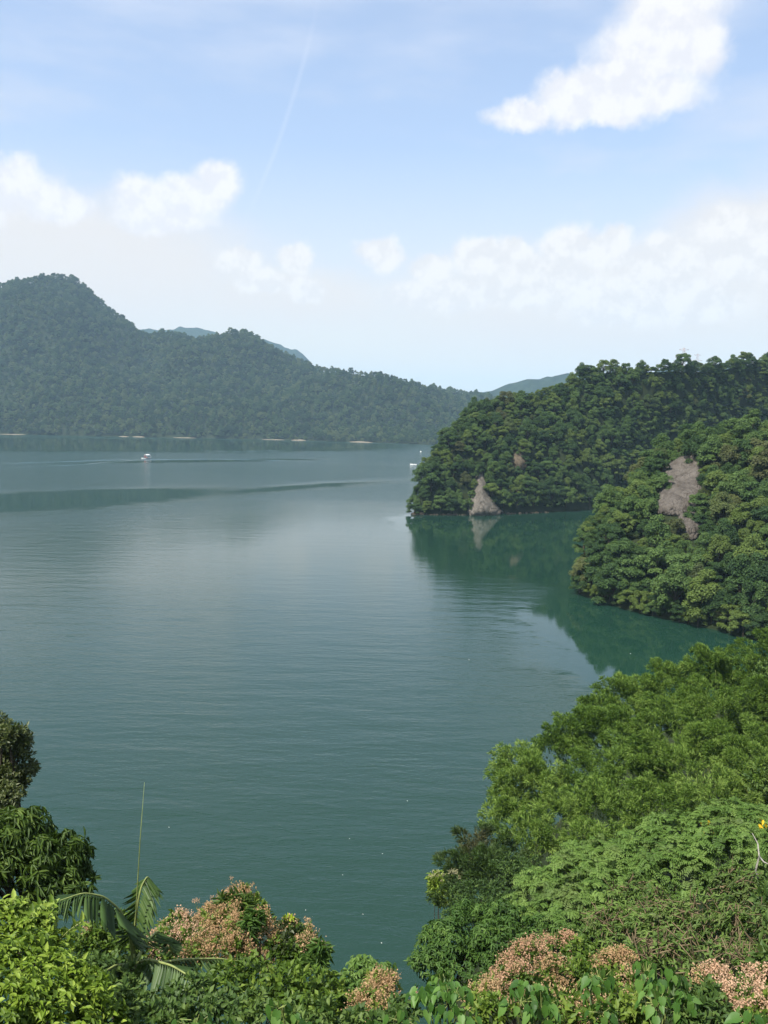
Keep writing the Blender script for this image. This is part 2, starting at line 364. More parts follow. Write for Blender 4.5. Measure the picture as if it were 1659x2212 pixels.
# ------------------------------------------------------------------ water
def water_mat():
    m, t = new_mat('lake_water')
    pos = t.node('ShaderNodeNewGeometry').outputs['Position']
    wn = t.v('SUBTRACT', t.noise(pos, 0.012, 4, 0.55, out='Color'), (0.5, 0.5, 0.5))
    Pw = t.v('ADD', pos, t.v('MULTIPLY', wn, (60, 60, 0)))
    wn2 = t.v('SUBTRACT', t.noise(pos, 0.05, 4, 0.6, out='Color'), (0.5, 0.5, 0.5))
    Ps = t.v('ADD', pos, t.v('MULTIPLY', wn2, (26, 26, 0)))
    def patch(c, hx, hy, deg, vec, soft=0.35):          # sheltered / slick water in an ellipse
        mp = t.node('ShaderNodeMapping', vector_type='TEXTURE')
        t.put(mp.inputs['Vector'], vec)
        mp.inputs['Location'].default_value = (c[0], c[1], 0); mp.inputs['Rotation'].default_value = (0, 0, R(deg))
        mp.inputs['Scale'].default_value = (hx, hy, 1e6)
        return t.smooth(t.v('LENGTH', mp.outputs[0]), 1.0 + soft, 1.0 - soft)
    def seg(p1, p2, w, vec, soft=0.5):
        a = onz(*p1); b = onz(*p2); c = (a + b) / 2; dlt = b - a
        return patch(c, np.linalg.norm(dlt) / 2, w, math.degrees(math.atan2(dlt[1], dlt[0])), vec, soft)
    calm = [patch((52, 330), 58, 62, 20, Ps, 0.22), patch((62, 255), 48, 60, 0, Ps, 0.25), patch((64, 150), 42, 62, 12, Ps, 0.22),
            seg((-500, 1116), (560, 1052), 50, Ps, 0.5), seg((300, 1078), (900, 1033), 20, Ps, 0.8),
            seg((120, 1000), (720, 991), 26, Ps, 0.5), seg((-600, 955), (850, 963), 240, Pw, 0.22)]
    c = calm[0]
    for q in calm[1:]: c = t.m('MAXIMUM', c, q)
    pale = t.m('MULTIPLY', patch(onz(740, 1150), 85, 150, 0, Pw, 0.7), 0.86)
    c = t.m('MAXIMUM', c, pale)
    big = t.noise(t.v('MULTIPLY', Pw, (0.4, 1, 1)), 0.011, 3, 0.5)
    rough = t.m('MULTIPLY', t.m('SUBTRACT', 1.0, t.m('MULTIPLY', c, 0.975)), t.smooth(big, 0.25, 0.7, 0.65, 1.15))
    dist = t.v('LENGTH', pos)
    rough = t.m('MULTIPLY', rough, t.smooth(dist, 220, 560, 1.0, 3.8))
    # ripples: crests run across, several lengths
    r1 = t.noise(t.v('MULTIPLY', pos, (0.55, 1.5, 1)), 0.75, 3, 0.6)
    r2 = t.noise(t.v('MULTIPLY', pos, (0.75, 1.3, 1)), 2.6, 2, 0.6)
    mp = t.node('ShaderNodeMapping'); t.put(mp.inputs['Vector'], pos); mp.inputs['Rotation'].default_value = (0, 0, R(-32)); mp.inputs['Scale'].default_value = (0.28, 1, 1)
    r3 = t.noise(mp.outputs[0], 0.26, 2, 0.5)
    h = t.m('ADD', t.m('ADD', t.m('MULTIPLY', r1, 0.26), t.m('MULTIPLY', r2, 0.085)), t.m('MULTIPLY', r3, 0.62))
    bp = t.node('ShaderNodeBump'); bp.inputs['Strength'].default_value = 1.0; bp.inputs['Distance'].default_value = 1.0
    t.put(bp.inputs['Height'], t.m('MULTIPLY', t.m('MULTIPLY', h, rough), 0.34))
    b = t.node('ShaderNodeBsdfPrincipled')
    b.inputs['Base Color'].default_value = (0.0095, 0.0345, 0.0225, 1)
    b.inputs['IOR'].default_value = 1.333
    t.put(b.inputs['Roughness'], t.m('ADD', 0.035, t.m('MULTIPLY', t.m('MINIMUM', rough, 1.2), 0.07)))
    t.l.new(bp.outputs[0], b.inputs['Normal'])
    o = t.node('ShaderNodeOutputMaterial'); t.l.new(b.outputs[0], o.inputs[0])
    return m
M['water'] = water_mat()
E = 11000
wm = mesh('lake', [(-E, -300, 0), (E, -300, 0), (E, E, 0), (-E, E, 0)], [np.array([[0, 1, 2, 3]])], M['water'])
tag(link('lake_water', wm), 'calm teal lake water with wind ripples and dark reflections', 'lake', kind='structure')
gm = mesh('ground', [(-E, -400, -9), (E, -400, -9), (E, E, -9), (-E, E, -9)], [np.array([[0, 1, 2, 3]])], M['bed'])
tag(link('ground', gm), 'lake bed and low ground under the water', 'ground', kind='structure')

# ------------------------------------------------------------------ hills
class Hill:
    def __init__(s, base, crest, tree_h, amp, seed, power=0.85, back=0.7, backz=-8.0, feat=60.0):
        b = sorted([(math.atan2(p[0], p[1]), math.hypot(p[0], p[1])) for p in [onz(*q) for q in base]])
        c = sorted([(math.atan2(p[0], p[1]), d, p[2] - tree_h) for (px, py, d) in crest for p in [at(px, py, d)]])
        s.b = np.array(b); s.c = np.array(c); s.amp = amp; s.seed = seed; s.power = power; s.back = back; s.backz = backz; s.feat = feat
        s.az0 = s.c[0, 0]; s.az1 = s.c[-1, 0]
    def pt(s, az, t):
        az = np.asarray(az, float); t = np.asarray(t, float)
        Db = np.interp(az, s.b[:, 0], s.b[:, 1]); Dc = np.interp(az, s.c[:, 0], s.c[:, 1]); Zc = np.interp(az, s.c[:, 0], s.c[:, 2])
        Dc = np.maximum(Dc, Db + 6)
        d = Db + t * (Dc - Db)
        x = d * np.sin(az); y = d * np.cos(az)
        up = np.clip(t, 0, 1) ** s.power * Zc
        dn = np.clip(t - 1, 0, None) / s.back; dn = dn * dn * (3 - 2 * np.clip(dn, 0, 1))
        z = up * (1 - np.clip(dn, 0, 1)) + s.backz * np.clip(dn, 0, 1)
        z = z + np.where(t < 0, t * 60, 0)
        w = np.clip(t * 1.6, 0, 1) * np.clip((1.02 - t) * 3.0, 0, 1)
        z = z + s.amp * w * fbm(x / s.feat, y / s.feat, 4, s.seed) * np.clip(Zc / 30.0, 0.2, 1)
        z = z + (s.amp * 0.12 * fbm(x / s.feat * 3, y / s.feat * 3, 3, s.seed + 9)) * np.clip(t * 3, 0, 1)
        return np.stack([x, y, z], -1)
    def build(s, name, label, na, nv, mat):
        az = np.linspace(s.az0, s.az1, na); t = np.concatenate([[-0.12], np.linspace(0, 1 + s.back, nv)])
        A, T = np.meshgrid(az, t, indexing='ij'); V = s.pt(A, T).reshape(-1, 3); n = len(t)
        i = (np.arange(na - 1)[:, None] * n + np.arange(n - 1)[None]).ravel()
        q = np.stack([i, i + 1, i + n + 1, i + n], 1)
        return tag(link(name, mesh(name, V, [q[:, ::-1]], mat, smooth=True)), label, 'hill', kind='structure')
    def hit(s, px, py):                     # where the sight line through a pixel meets the hill
        v = ray(px, py); az = math.atan2(v[0], v[1]); k = v[2] / math.hypot(v[0], v[1])
        t = np.linspace(0, 1.05, 400); p = s.pt(np.full(400, az), t); d = np.hypot(p[:, 0], p[:, 1])
        g = p[:, 2] - (CAMZ + k * d); j = np.argmax(g > 0)
        return p[j] if g[j] > 0 else at(px, py, np.interp(az, s.c[:, 0], s.c[:, 1]))
    def scatter(s, spacing, n, t0=0.0, t1=1.08, seed=1, az=None):
        r = np.random.default_rng(seed); a0, a1 = az or (s.az0, s.az1)
        P = s.pt(r.uniform(a0, a1, n), t0 + (t1 - t0) * r.uniform(0, 1, n) ** 0.9)
        P = P[P[:, 2] > 0.15]
        cell = {}; out = []
        for p in P:
            k = (int(p[0] // spacing), int(p[1] // spacing)); ok = True
            for i in (-1, 0, 1):
                for j in (-1, 0, 1):
                    for q in cell.get((k[0] + i, k[1] + j), ()):
                        if (q[0] - p[0]) ** 2 + (q[1] - p[1]) ** 2 + (q[2] - p[2]) ** 2 < spacing * spacing: ok = False; break
                    if not ok: break
                if not ok: break
            if ok: cell.setdefault(k, []).append(p); out.append(p)
        return np.array(out)

near_hill = Hill(base=[(1250, 1282), (1262, 1288), (1350, 1316), (1450, 1340), (1540, 1360), (1620, 1380), (1750, 1400), (2100, 1440), (2600, 1470)],
                 crest=[(1249, 1262, 206), (1256, 1190, 210), (1272, 1120, 214), (1336, 1052, 228), (1385, 1010, 236), (1440, 958, 244), (1498, 926, 252), (1580, 916, 258),
                        (1659, 907, 262), (1900, 850, 266), (2300, 780, 268), (2600, 760, 268)],
                 tree_h=5.5, amp=5.0, seed=3, power=0.8, back=0.6, feat=26)
headland = Hill(base=[(890, 1112), (1040, 1113), (1100, 1110), (1180, 1107), (1250, 1103), (1330, 1098), (1500, 1085), (1700, 1075), (2300, 1060), (2700, 1060)],
                crest=[(889, 1104, 362), (897, 1070, 366), (912, 1015, 370), (928, 975, 376), (955, 938, 386), (1000, 884, 404), (1030, 860, 416), (1070, 848, 424), (1130, 836, 430),
                       (1180, 828, 434), (1230, 812, 440), (1275, 790, 446), (1320, 778, 450), (1360, 784, 452), (1450, 775, 456), (1500, 774, 460), (1550, 768, 462),
                       (1600, 754, 464), (1659, 738, 466), (1800, 725, 470), (2200, 660, 470), (2700, 640, 470)],
                tree_h=6.0, amp=9.0, seed=11, power=0.72, back=0.7, feat=45)
far_hill = Hill(base=[(-1100, 915), (-400, 928), (0, 938), (300, 944), (600, 950), (860, 958), (930, 961), (985, 958), (1040, 955), (1200, 956)],
                crest=[(-1100, 560, 2500), (-600, 640, 2450), (-300, 590, 2400), (-120, 640, 2350), (-40, 625, 2300), (0, 612, 2250), (40, 599, 2220), (80, 597, 2200), (130, 602, 2200), (160, 606, 2190), (190, 628, 2180), (230, 663, 2160),
                       (270, 693, 2140), (300, 718, 2120), (330, 726, 2080), (355, 718, 2050), (385, 722, 2030), (425, 732, 2010), (470, 725, 2000), (500, 718, 2000), (540, 724, 1990),
                       (575, 748, 1980), (610, 768, 1970), (640, 773, 1970), (680, 792, 1960), (720, 800, 1950), (760, 818, 1940), (800, 829, 1930), (850, 838, 1950), (890, 835, 1980),
                       (930, 846, 2000), (970, 841, 2050), (1010, 848, 2080), (1060, 860, 2100), (1200, 880, 2100)],
                tree_h=8.0, amp=120.0, seed=21, power=1.0, back=0.8, feat=280)
near_hill.build('wooded_hillside', 'steep wooded hillside dropping to the cove below the bare rock face', 90, 60, M['soil'])
headland.build('headland', 'wooded headland reaching into the lake with a pale rock spire', 150, 60, M['soil'])
far_hill.build('far_hill', 'hazy wooded hill with a rounded peak across the lake', 220, 90, M['soil'])

# distant blue ridges
def ridge(name, label, pts, d, amp, seed, thick=900.0):
    P = np.array([at(px, py, d) for px, py in pts]); az = np.arctan2(P[:, 0], P[:, 1])
    o = np.argsort(az); az = az[o]; z = P[o, 2]
    na, nv = 160, 26
    A, T = np.meshgrid(np.linspace(az[0], az[-1], na), np.linspace(-1, 1, nv), indexing='ij')
    Z = np.interp(A, az, z); D = d + T * thick
    H = Z * (1 - np.abs(T) ** 1.2); X = D * np.sin(A); Y = D * np.cos(A)
    H = H + amp * fbm(X / 120, Y / 120, 4, seed) * (1 - np.abs(T)) + 14 * vnoise(X / 26, Y / 26, seed + 5) * (1 - np.abs(T))
    H = np.where(np.abs(T) > 0.99, -8, H)
    V = np.stack([X, Y, H], -1).reshape(-1, 3)
    i = (np.arange(na - 1)[:, None] * nv + np.arange(nv - 1)[None]).ravel()
    tag(link(name, mesh(name, V, [np.stack([i, i + nv, i + nv + 1, i + 1], 1)], M['ridge'], smooth=True)), label, 'ridge', kind='structure')
M['ridge'] = plain('ridge_forest', (0.022, 0.036, 0.022), 0.95, 0.02, 0.5, 0.03, col2=(0.012, 0.022, 0.013))
ridge('distant_ridge', 'pale blue ridge showing in the saddle behind the far hill', [(150, 760), (260, 722), (310, 706), (350, 711), (400, 702), (440, 709), (475, 716), (560, 730), (610, 744), (640, 753), (680, 786), (740, 840)], 4300, 14, 31)
ridge('distant_ridge', 'pale blue ridge low behind the headland', [(960, 862), (1030, 846), (1060, 848), (1100, 830), (1140, 818), (1165, 819), (1200, 806), (1230, 803), (1280, 812), (1400, 800), (1500, 785), (1700, 800), (1900, 830)], 2900, 10, 41, 500)
ridge('distant_ridge', 'faint low ridge closing the horizon beyond the inlet', [(-1500, 800), (-700, 840), (700, 846), (820, 842), (900, 846), (1000, 850), (1040, 846), (1075, 850), (1200, 858), (1900, 840), (2600, 820)], 5200, 8, 51)

# ------------------------------------------------------------------ leaf tools
# templates: (along, side, normal) with quads
TPL = {
    'leaf':  (np.array([[0, 0, 0], [.45, .5, .10], [1, 0, -.10], [.45, -.5, .10]]), [np.array([[0, 1, 2], [0, 2, 3]])]),
    'lance': (np.array([[0, 0, 0], [.30, .5, .05], [.65, .38, .0], [1, 0, -.22], [.65, -.38, .0], [.30, -.5, .05]]), [np.array([[0, 1, 2, 3], [0, 3, 4, 5]])]),
    'blot':  (np.array([[0, .2, 0], [.35, .5, .12], [.8, .35, .02], [1, -.15, -.10], [.6, -.5, .06], [.15, -.4, 0]]), [np.array([[0, 1, 2, 5], [2, 3, 4, 5]])]),
    'heart': (np.array([[0, 0, 0], [-.10, .22, .03], [.05, .46, .08], [.32, .50, .09], [.65, .27, .03], [1, 0, -.16], [.65, -.27, .03], [.32, -.50, .09], [.05, -.46, .08], [-.10, -.22, .03], [.40, 0, -.02]]),
              [np.array([[0, 1, 2, 10], [10, 2, 3, 4], [0, 10, 8, 9], [10, 6, 7, 8]]), np.array([[10, 4, 5], [10, 5, 6]])]),
}
def frames(D, N):
    D = norm(D); S = norm(np.cross(N, D)); N2 = np.cross(D, S); return D, S, N2
def leaves(mb, P, D, N, L, W, shape, tint):
    T, Fs = TPL[shape]; D, S, N2 = frames(D, N); n = len(P); k = len(T)
    L = np.broadcast_to(L, (n,))[:, None, None]; W = np.broadcast_to(W, (n,))[:, None, None]
    V = P[:, None] + L * T[None, :, 0:1] * D[:, None] + W * T[None, :, 1:2] * S[:, None] + L * T[None, :, 2:3] * N2[:, None]
    o = np.arange(n)[:, None, None] * k
    mb.add(V.reshape(-1, 3), [(f[None] + o).reshape(-1, f.shape[1]) for f in Fs], np.repeat(np.broadcast_to(tint, (n,)), k))
def rdir(r, n): return norm(r.normal(size=(n, 3)))

# ------------------------------------------------------------------ hillside trees
def tree_variant(i, style):
    """crown of layered leaf pads and a forked trunk; about 7 m tall and 6.5 m wide"""
    r = np.random.default_rng(100 + i)
    mb = MB(); wood = MB()
    Rr = r.uniform(2.9, 3.5); ht = r.uniform(4.0, 5.0)
    npad = r.integers(30, 38)
    if style == 'layered': flat, leafL = 0.66, 0.31
    else: flat, leafL = 0.92, 0.28
    cs = []
    for k in range(npad):
        u = r.uniform(0, 1) ** 0.5; th = r.uniform(0, 2 * np.pi)
        hgt = ht + (1 - u ** 2) * r.uniform(1.4, 2.4) - r.uniform(0, 1) * 4.2 * u
        cs.append((Rr * 0.86 * u * math.cos(th), Rr * 0.86 * u * math.sin(th), hgt, r.uniform(0.75, 1.3)))
    for (x, y, z, a) in cs:
        n = int(170 * a * a) + 45
        d = rdir(r, n); d[:, 2] = np.where(d[:, 2] < -0.35, -d[:, 2], d[:, 2])
        rad = r.uniform(0.62, 1.0, n)[:, None]
        P = np.array([x, y, z]) + d * rad * np.array([a, a, a * flat])
        N = norm(d * [1, 1, 1.0 / flat] * 0.55 + np.array([0, 0, 0.75]) + rdir(r, n) * 0.55)
        D = norm(np.cross(N, rdir(r, n))) - np.array([0, 0, 0.2])
        tn = np.clip(r.normal(0.5, 0.2, n) + r.normal(0, 0.14), 0, 1)
        leaves(mb, P, D, N, leafL * r.uniform(0.7, 1.3, n), leafL * 0.72 * r.uniform(0.7, 1.2, n), 'blot', tn)
    bend = r.normal(0, 0.35, 2)
    wood.tube([(0, 0, -2.0), (bend[0] * .3, bend[1] * .3, 1.2), (bend[0], bend[1], ht * 0.62)], [0.26, 0.19, 0.13], 6)
    for (x, y, z, a) in cs[::3]:
        wood.tube([(bend[0] * .6, bend[1] * .6, ht * 0.42), (x * .45 + bend[0] * .4, y * .45, (z + ht * .6) * .5), (x, y, z - 0.1)], [0.10, 0.07, 0.03], 4, cap=False)
    return mb, wood
VAR = []
for i in range(10):
    mb, wd = tree_variant(i, 'layered' if i % 3 == 0 else 'round')
    VAR.append((mb.mesh('tree_crown_%d' % i, M['forest']), wd.mesh('tree_trunk_%d' % i, M['bark']), mb))

ROCKS = {   # outlines of bare rock seen in the photograph, and the hill they stand on
    'spire': (headland, [(1037, 1030), (1042, 1050), (1049, 1076), (1060, 1090), (1072, 1106), (1080, 1114), (1017, 1114), (1022, 1092), (1027, 1070), (1032, 1048)]),
    'face': (near_hill, [(1494, 974), (1508, 988), (1512, 1012), (1506, 1040), (1512, 1060), (1500, 1082), (1478, 1106), (1445, 1108), (1420, 1106), (1424, 1082), (1434, 1055), (1438, 1022), (1458, 996), (1478, 980)]),
    'lower': (near_hill, [(1480, 1122), (1500, 1116), (1512, 1128), (1506, 1146), (1490, 1160), (1476, 1148)]),
    'scar': (headland, [(1116, 978), (1126, 990), (1130, 1008), (1120, 1012), (1110, 996)]),
}
def inside(poly, x, y):
    c = False; j = len(poly) - 1
    for i in range(len(poly)):
        xi, yi = poly[i]; xj, yj = poly[j]
        if (yi > y) != (yj > y) and x < (xj - xi) * (y - yi) / (yj - yi) + xi: c = not c
        j = i
    return c
def blocks_rock(p, h, rr):                  # a tree here would grow on or right in front of a bare rock
    dd = math.hypot(p[0], p[1])
    for key, (hill, poly) in ROCKS.items():
        if (dd > 300) != (hill is headland): continue
        k = F / dd
        x, y = proj(p + np.array([0, 0, h * 0.62]))
        if key == 'spire': k *= 1.5
        if any(inside(poly, x + ox * rr * k, y + oy * rr * k) for ox, oy in ((0, 0), (.38, 0), (-.38, 0), (0, -.45), (0, .2), (.3, -.35), (-.3, -.35))): return True
    return False
trees = []                                  # (pos, scale, hill)
r_ = np.random.default_rng(5)
A1 = math.atan2(*at(1800, 1000, 100)[:2])
for hill, sp, n, sd in ((near_hill, 3.4, 7000, 61), (headland, 3.9, 13000, 62)):
    for p in hill.scatter(sp, n, 0.0, 1.14, sd, (hill.az0, A1 if hill is near_hill else math.atan2(*at(1760, 1000, 100)[:2]))):
        s = 0.55 + 0.75 * r_.uniform() ** 1.5
        x, y = proj(p)
        if hill is near_hill and y > 1320 and x > 1300: s *= 1.05
        if blocks_rock(p, 7 * s, 3.2 * s): continue
        trees.append((p, s, hill))
trees.sort(key=lambda q: np.hypot(q[0][0], q[0][1]))
# overhanging rows along both waterlines
for hill, stepm in ((near_hill, 2.1), (headland, 2.8)):
    az = hill.az0 + 0.002
    while az < A1:
        p = hill.pt(az, (-0.004 if hill is near_hill else 0.012) + 0.022 * r_.uniform()); dd = np.hypot(p[0], p[1])
        if not blocks_rock(p, 4.5, 2.4): trees.append((p, r_.uniform(0.45, 0.8), hill))
        az += stepm * r_.uniform(0.8, 1.3) / dd
def tree_place(p, hill, x, y):              # (what it stands by, group, counted from)
    if hill is near_hill:
        g = 'trees on the cove hillside'
        if p[2] < 2.0: return 'leaning over the water under the cove hillside', g
        if 1400 < x < 1550 and y < 1000: return 'above the bare grey rock face', g
        if 1380 < x < 1440 and 1000 <= y < 1140: return 'lakeward of the bare rock face', g
        if 1500 < x < 1600 and 1000 <= y < 1140: return 'landward of the bare rock face', g
        if y > 1240: return 'low on the cove hillside', g
        if y > 1140: return 'below the bare rock face on the cove hillside', g
        return 'high on the cove hillside', g
    g = 'trees on the headland'
    if p[2] < 2.0: return 'at the waterline of the headland', g
    if x < 940: return 'at the outer tip of the headland', g
    if abs(x - 1045) < 45 and y > 1010: return 'beside the pale rock spire', g
    if y < 860: return 'along the skyline of the headland', g
    if y < 920: return 'just under the headland skyline', g
    if y < 1000: return 'halfway up the headland', g
    return 'low on the headland slope', g
for hill in (near_hill, headland):
    az = hill.az0 + 0.012
    while az < A1:
        p = hill.pt(az, r_.uniform(0.95, 1.0)); trees.append((p, r_.uniform(0.45, 0.75), hill)); az += 2.6 * r_.uniform(0.8, 1.3) / np.hypot(p[0], p[1])
ORD = ['first', 'second', 'third', 'fourth', 'fifth', 'sixth', 'seventh', 'eighth', 'ninth', 'tenth']
def nth(k):
    return ORD[k] if k < 10 else '%d%s' % (k + 1, {1: 'st', 2: 'nd', 3: 'rd'}.get((k + 1) % 10 if (k + 1) // 10 % 10 != 1 else 0, 'th'))
LIMIT = 300
hill_trees = [q for q in trees if q[2] is near_hill]; head_trees = [q for q in trees if q[2] is headland]
order = sorted(trees, key=lambda q: np.hypot(q[0][0], q[0][1]) / q[1] + (0 if proj(q[0])[0] < 1690 else 1e4))
single, rest_t = order[:LIMIT], order[LIMIT:]
single = sorted(single, key=lambda q: proj(q[0])[0]); seen_at = {}
for i, (p, s, hill) in enumerate(single):
    x, y = proj(p)
    k = int(r_.integers(0, 10)); a = r_.uniform(0, 6.28)
    t = empty('broadleaf_tree', p); t.rotation_euler = (0, 0, a); t.scale = (s, s, s * r_.uniform(0.9, 1.15))
    w_, g = tree_place(p, hill, x, y - 10); c_ = seen_at.get(w_, 0); seen_at[w_] = c_ + 1
    tag(t, '%s green tree %s, %s from the lake' % ('small' if s < 0.8 else ('large' if s > 1.12 else 'bushy'), w_, nth(c_)), 'tree', g)
    link('crown', VAR[k][0], t); link('trunk', VAR[k][1], t)

# the rest of the woods: one mass each, instanced on points
def forest(name, label, pts, scl, mat_key, seed):
    r = np.random.default_rng(seed); n = len(pts)
    me = bpy.data.meshes.new(name + '_points'); me.vertices.add(n); me.vertices.foreach_set('co', np.asarray(pts, np.float32).ravel())
    for nm, val in (('scl', scl), ('rot', r.uniform(0, 6.28, n))):
        a = me.attributes.new(nm, 'FLOAT', 'POINT'); a.data.foreach_set('value', np.asarray(val, np.float32))
    o = link(name, me); tag(o, label, 'forest', kind='stuff')
    src = bpy.data.collections.new(name + '_source')
    for k, v in enumerate(VAR):
        if mat_key == 'forest': m2 = v[0]
        else: m2 = v[2].mesh('far_crown_%d' % k, M[mat_key])
        so = bpy.data.objects.new('%s_crown_%d' % (name, k), m2); src.objects.link(so)
    ng = bpy.data.node_groups.new(name, 'GeometryNodeTree')
    ng.interface.new_socket('Geometry', in_out='INPUT', socket_type='NodeSocketGeometry')
    ng.interface.new_socket('Geometry', in_out='OUTPUT', socket_type='NodeSocketGeometry')
    N_, L_ = ng.nodes, ng.links
    gi = N_.new('NodeGroupInput'); go = N_.new('NodeGroupOutput'); ip = N_.new('GeometryNodeInstanceOnPoints')
    ci = N_.new('GeometryNodeCollectionInfo'); ci.inputs[0].default_value = src; ci.inputs['Separate Children'].default_value = True; ci.inputs['Reset Children'].default_value = True
    def attr(nm):
        q = N_.new('GeometryNodeInputNamedAttribute'); q.data_type = 'FLOAT'; q.inputs[0].default_value = nm; return q.outputs[0]
    cx = N_.new('ShaderNodeCombineXYZ'); L_.new(attr('rot'), cx.inputs[2])
    L_.new(gi.outputs[0], ip.inputs['Points']); L_.new(ci.outputs[0], ip.inputs['Instance']); ip.inputs['Pick Instance'].default_value = True
    L_.new(cx.outputs[0], ip.inputs['Rotation']); L_.new(attr('scl'), ip.inputs['Scale']); L_.new(ip.outputs[0], go.inputs[0])
    md = o.modifiers.new('scatter', 'NODES'); md.node_group = ng
    return o
if rest_t:
    forest('headland_forest', 'dense dark green woods covering the upper headland', np.array([q[0] for q in rest_t]), np.array([q[1] for q in rest_t]), 'forest', 71)
fp = far_hill.scatter(8.6, 45000, 0.0, 1.04, 63, (math.atan2(*at(-260, 900, 100)[:2]), math.atan2(*at(1060, 900, 100)[:2])))
rr = np.random.default_rng(8)
forest('far_forest', 'hazy blue green woods covering the hill across the lake', fp, rr.uniform(1.0, 1.0, len(fp)) * (1.0 + 1.3 * rr.uniform(0, 1, len(fp)) ** 2), 'far_forest', 72)
print('trees', len(hill_trees), len(head_trees), 'far', len(fp))

# ------------------------------------------------------------------ bare rock
def rock_patch(name, label, key, bulge, mat, step=2.0, cat='rock', rag=1.0):
    hill, poly = ROCKS[key]
    P = np.array(poly, float); x0, y0 = P.min(0) - 4; x1, y1 = P.max(0) + 4
    xs = np.arange(x0, x1 + step, step); ys = np.arange(y0, y1 + step, step)
    seg = list(zip(poly, poly[1:] + poly[:1]))
    def edge(x, y):
        best = 1e9
        for (a, b) in seg:
            a = np.array(a, float); b = np.array(b, float); q = np.array([x, y]); tt = np.clip(np.dot(q - a, b - a) / np.dot(b - a, b - a), 0, 1)
            best = min(best, np.linalg.norm(q - a - tt * (b - a)))
        return best if inside(poly, x, y) else -best
    V = np.zeros((len(xs), len(ys), 3)); EE = np.zeros((len(xs), len(ys)))
    for i, x in enumerate(xs):
        for j, y in enumerate(ys):
            jx = x + 1.0 * vnoise(x * .9, y * .9, 3); h = hill.hit(jx, y); e = edge(jx, y) + rag * (6.0 * vnoise(x / 8, y / 8, 8) + 3.0 * vnoise(x / 3, y / 3, 9))
            v = ray(jx, y); EE[i, j] = e
            ledge = abs(((y + x * 0.35 + 9 * vnoise(x / 14, y / 14, 4)) / 17.0) % 1 - 0.5)
            out = np.clip((e + 3) / 11.0, -0.35, 1) * bulge + (fbm(x / 26, y / 34, 2, 5) * 0.7 + np.round(fbm(x / 11 + y / 22, y / 40, 3, 6) * 4) / 4 * 0.5 + ledge * 0.35 + 0.12 * vnoise(x / 2.2, y / 2.6, 12)) * bulge * 0.5 * np.clip((e + 3) / 8, 0, 1)
            V[i, j] = h - v * out
    n = len(ys); i = (np.arange(len(xs) - 1)[:, None] * n + np.arange(n - 1)[None]).ravel()
    ef = EE.ravel(); i = i[np.max(np.stack([ef[i], ef[i + 1], ef[i + n], ef[i + n + 1]]), 0) > -3.0]
    base = V.reshape(-1, 3).mean(0)
    me = mesh(name, V.reshape(-1, 3) - base, [np.stack([i, i + 1, i + n + 1, i + n], 1)[:, ::-1]], mat)
    o = link(name, me); o.location = base
    sol = o.modifiers.new('depth', 'SOLIDIFY'); sol.thickness = 1.2; sol.offset = -1
    return tag(o, label, cat)
rock_patch('rock_outcrop', 'large bare grey brown rock face high on the cove hillside', 'face', 2.6, M['rock'], rag=0.6)
rock_patch('rock_outcrop', 'small bare brown rock just below the large rock face', 'lower', 2.4, M['rock'])
rock_patch('rock_spire', 'pale pointed rock spire rising from the headland waterline', 'spire', 2.6, M['palerock'], 1.4, rag=0.25)
rock_patch('earth_scar', 'small patch of bare brown earth among headland trees', 'scar', 3.0, M['earth'], cat='earth patch')

def boulder(name, c, s, mat, seed, flat=0.6):
    r = np.random.default_rng(seed); bm = bmesh.new(); bmesh.ops.create_icosphere(bm, subdivisions=2, radius=1.0)
    ax = r.uniform(0.75, 1.25, 3) * [1, 1, flat]; off = r.uniform(0, 50, 2)
    for v in bm.verts:
        k = 1 + 0.5 * float(vnoise(v.co.x * 1.7 + off[0] + v.co.z, v.co.y * 1.7 + off[1], seed)); v.co = Vector((v.co.x * ax[0] * k * s, v.co.y * ax[1] * k * s, v.co.z * ax[2] * k * s))
    me = bpy.data.meshes.new(name); bm.to_mesh(me); bm.free(); me.materials.append(mat)
    o = link(name, me); o.location = tuple(c); o.rotation_euler = (0, 0, r.uniform(0, 6)); return o
k = 0
for (x0, x1, n, smin, smax, lab) in ((893, 915, 9, 0.6, 1.5, 'tan boulder at the outer tip of the headland waterline'),
                                     (918, 1012, 16, 0.35, 0.9, 'low grey waterline rock between headland tip and spire'),
                                     (1092, 1190, 12, 0.35, 0.9, 'low grey rock on the cove waterline beside the spire')):
    for q in range(n):
        px = x0 + (x1 - x0) * (q + r_.uniform(0.2, 0.8)) / n
        az = math.atan2(*onz(px, 1112)[:2]); b = headland.pt(az, -0.016); s = r_.uniform(smin, smax)
        tag(boulder('shore_rock', (b[0], b[1], 0.15 * s), s, M['rock2'], 200 + k), '%s, %s from the tip' % (lab, nth(q)), 'rock', 'rocks along the headland waterline'); k += 1

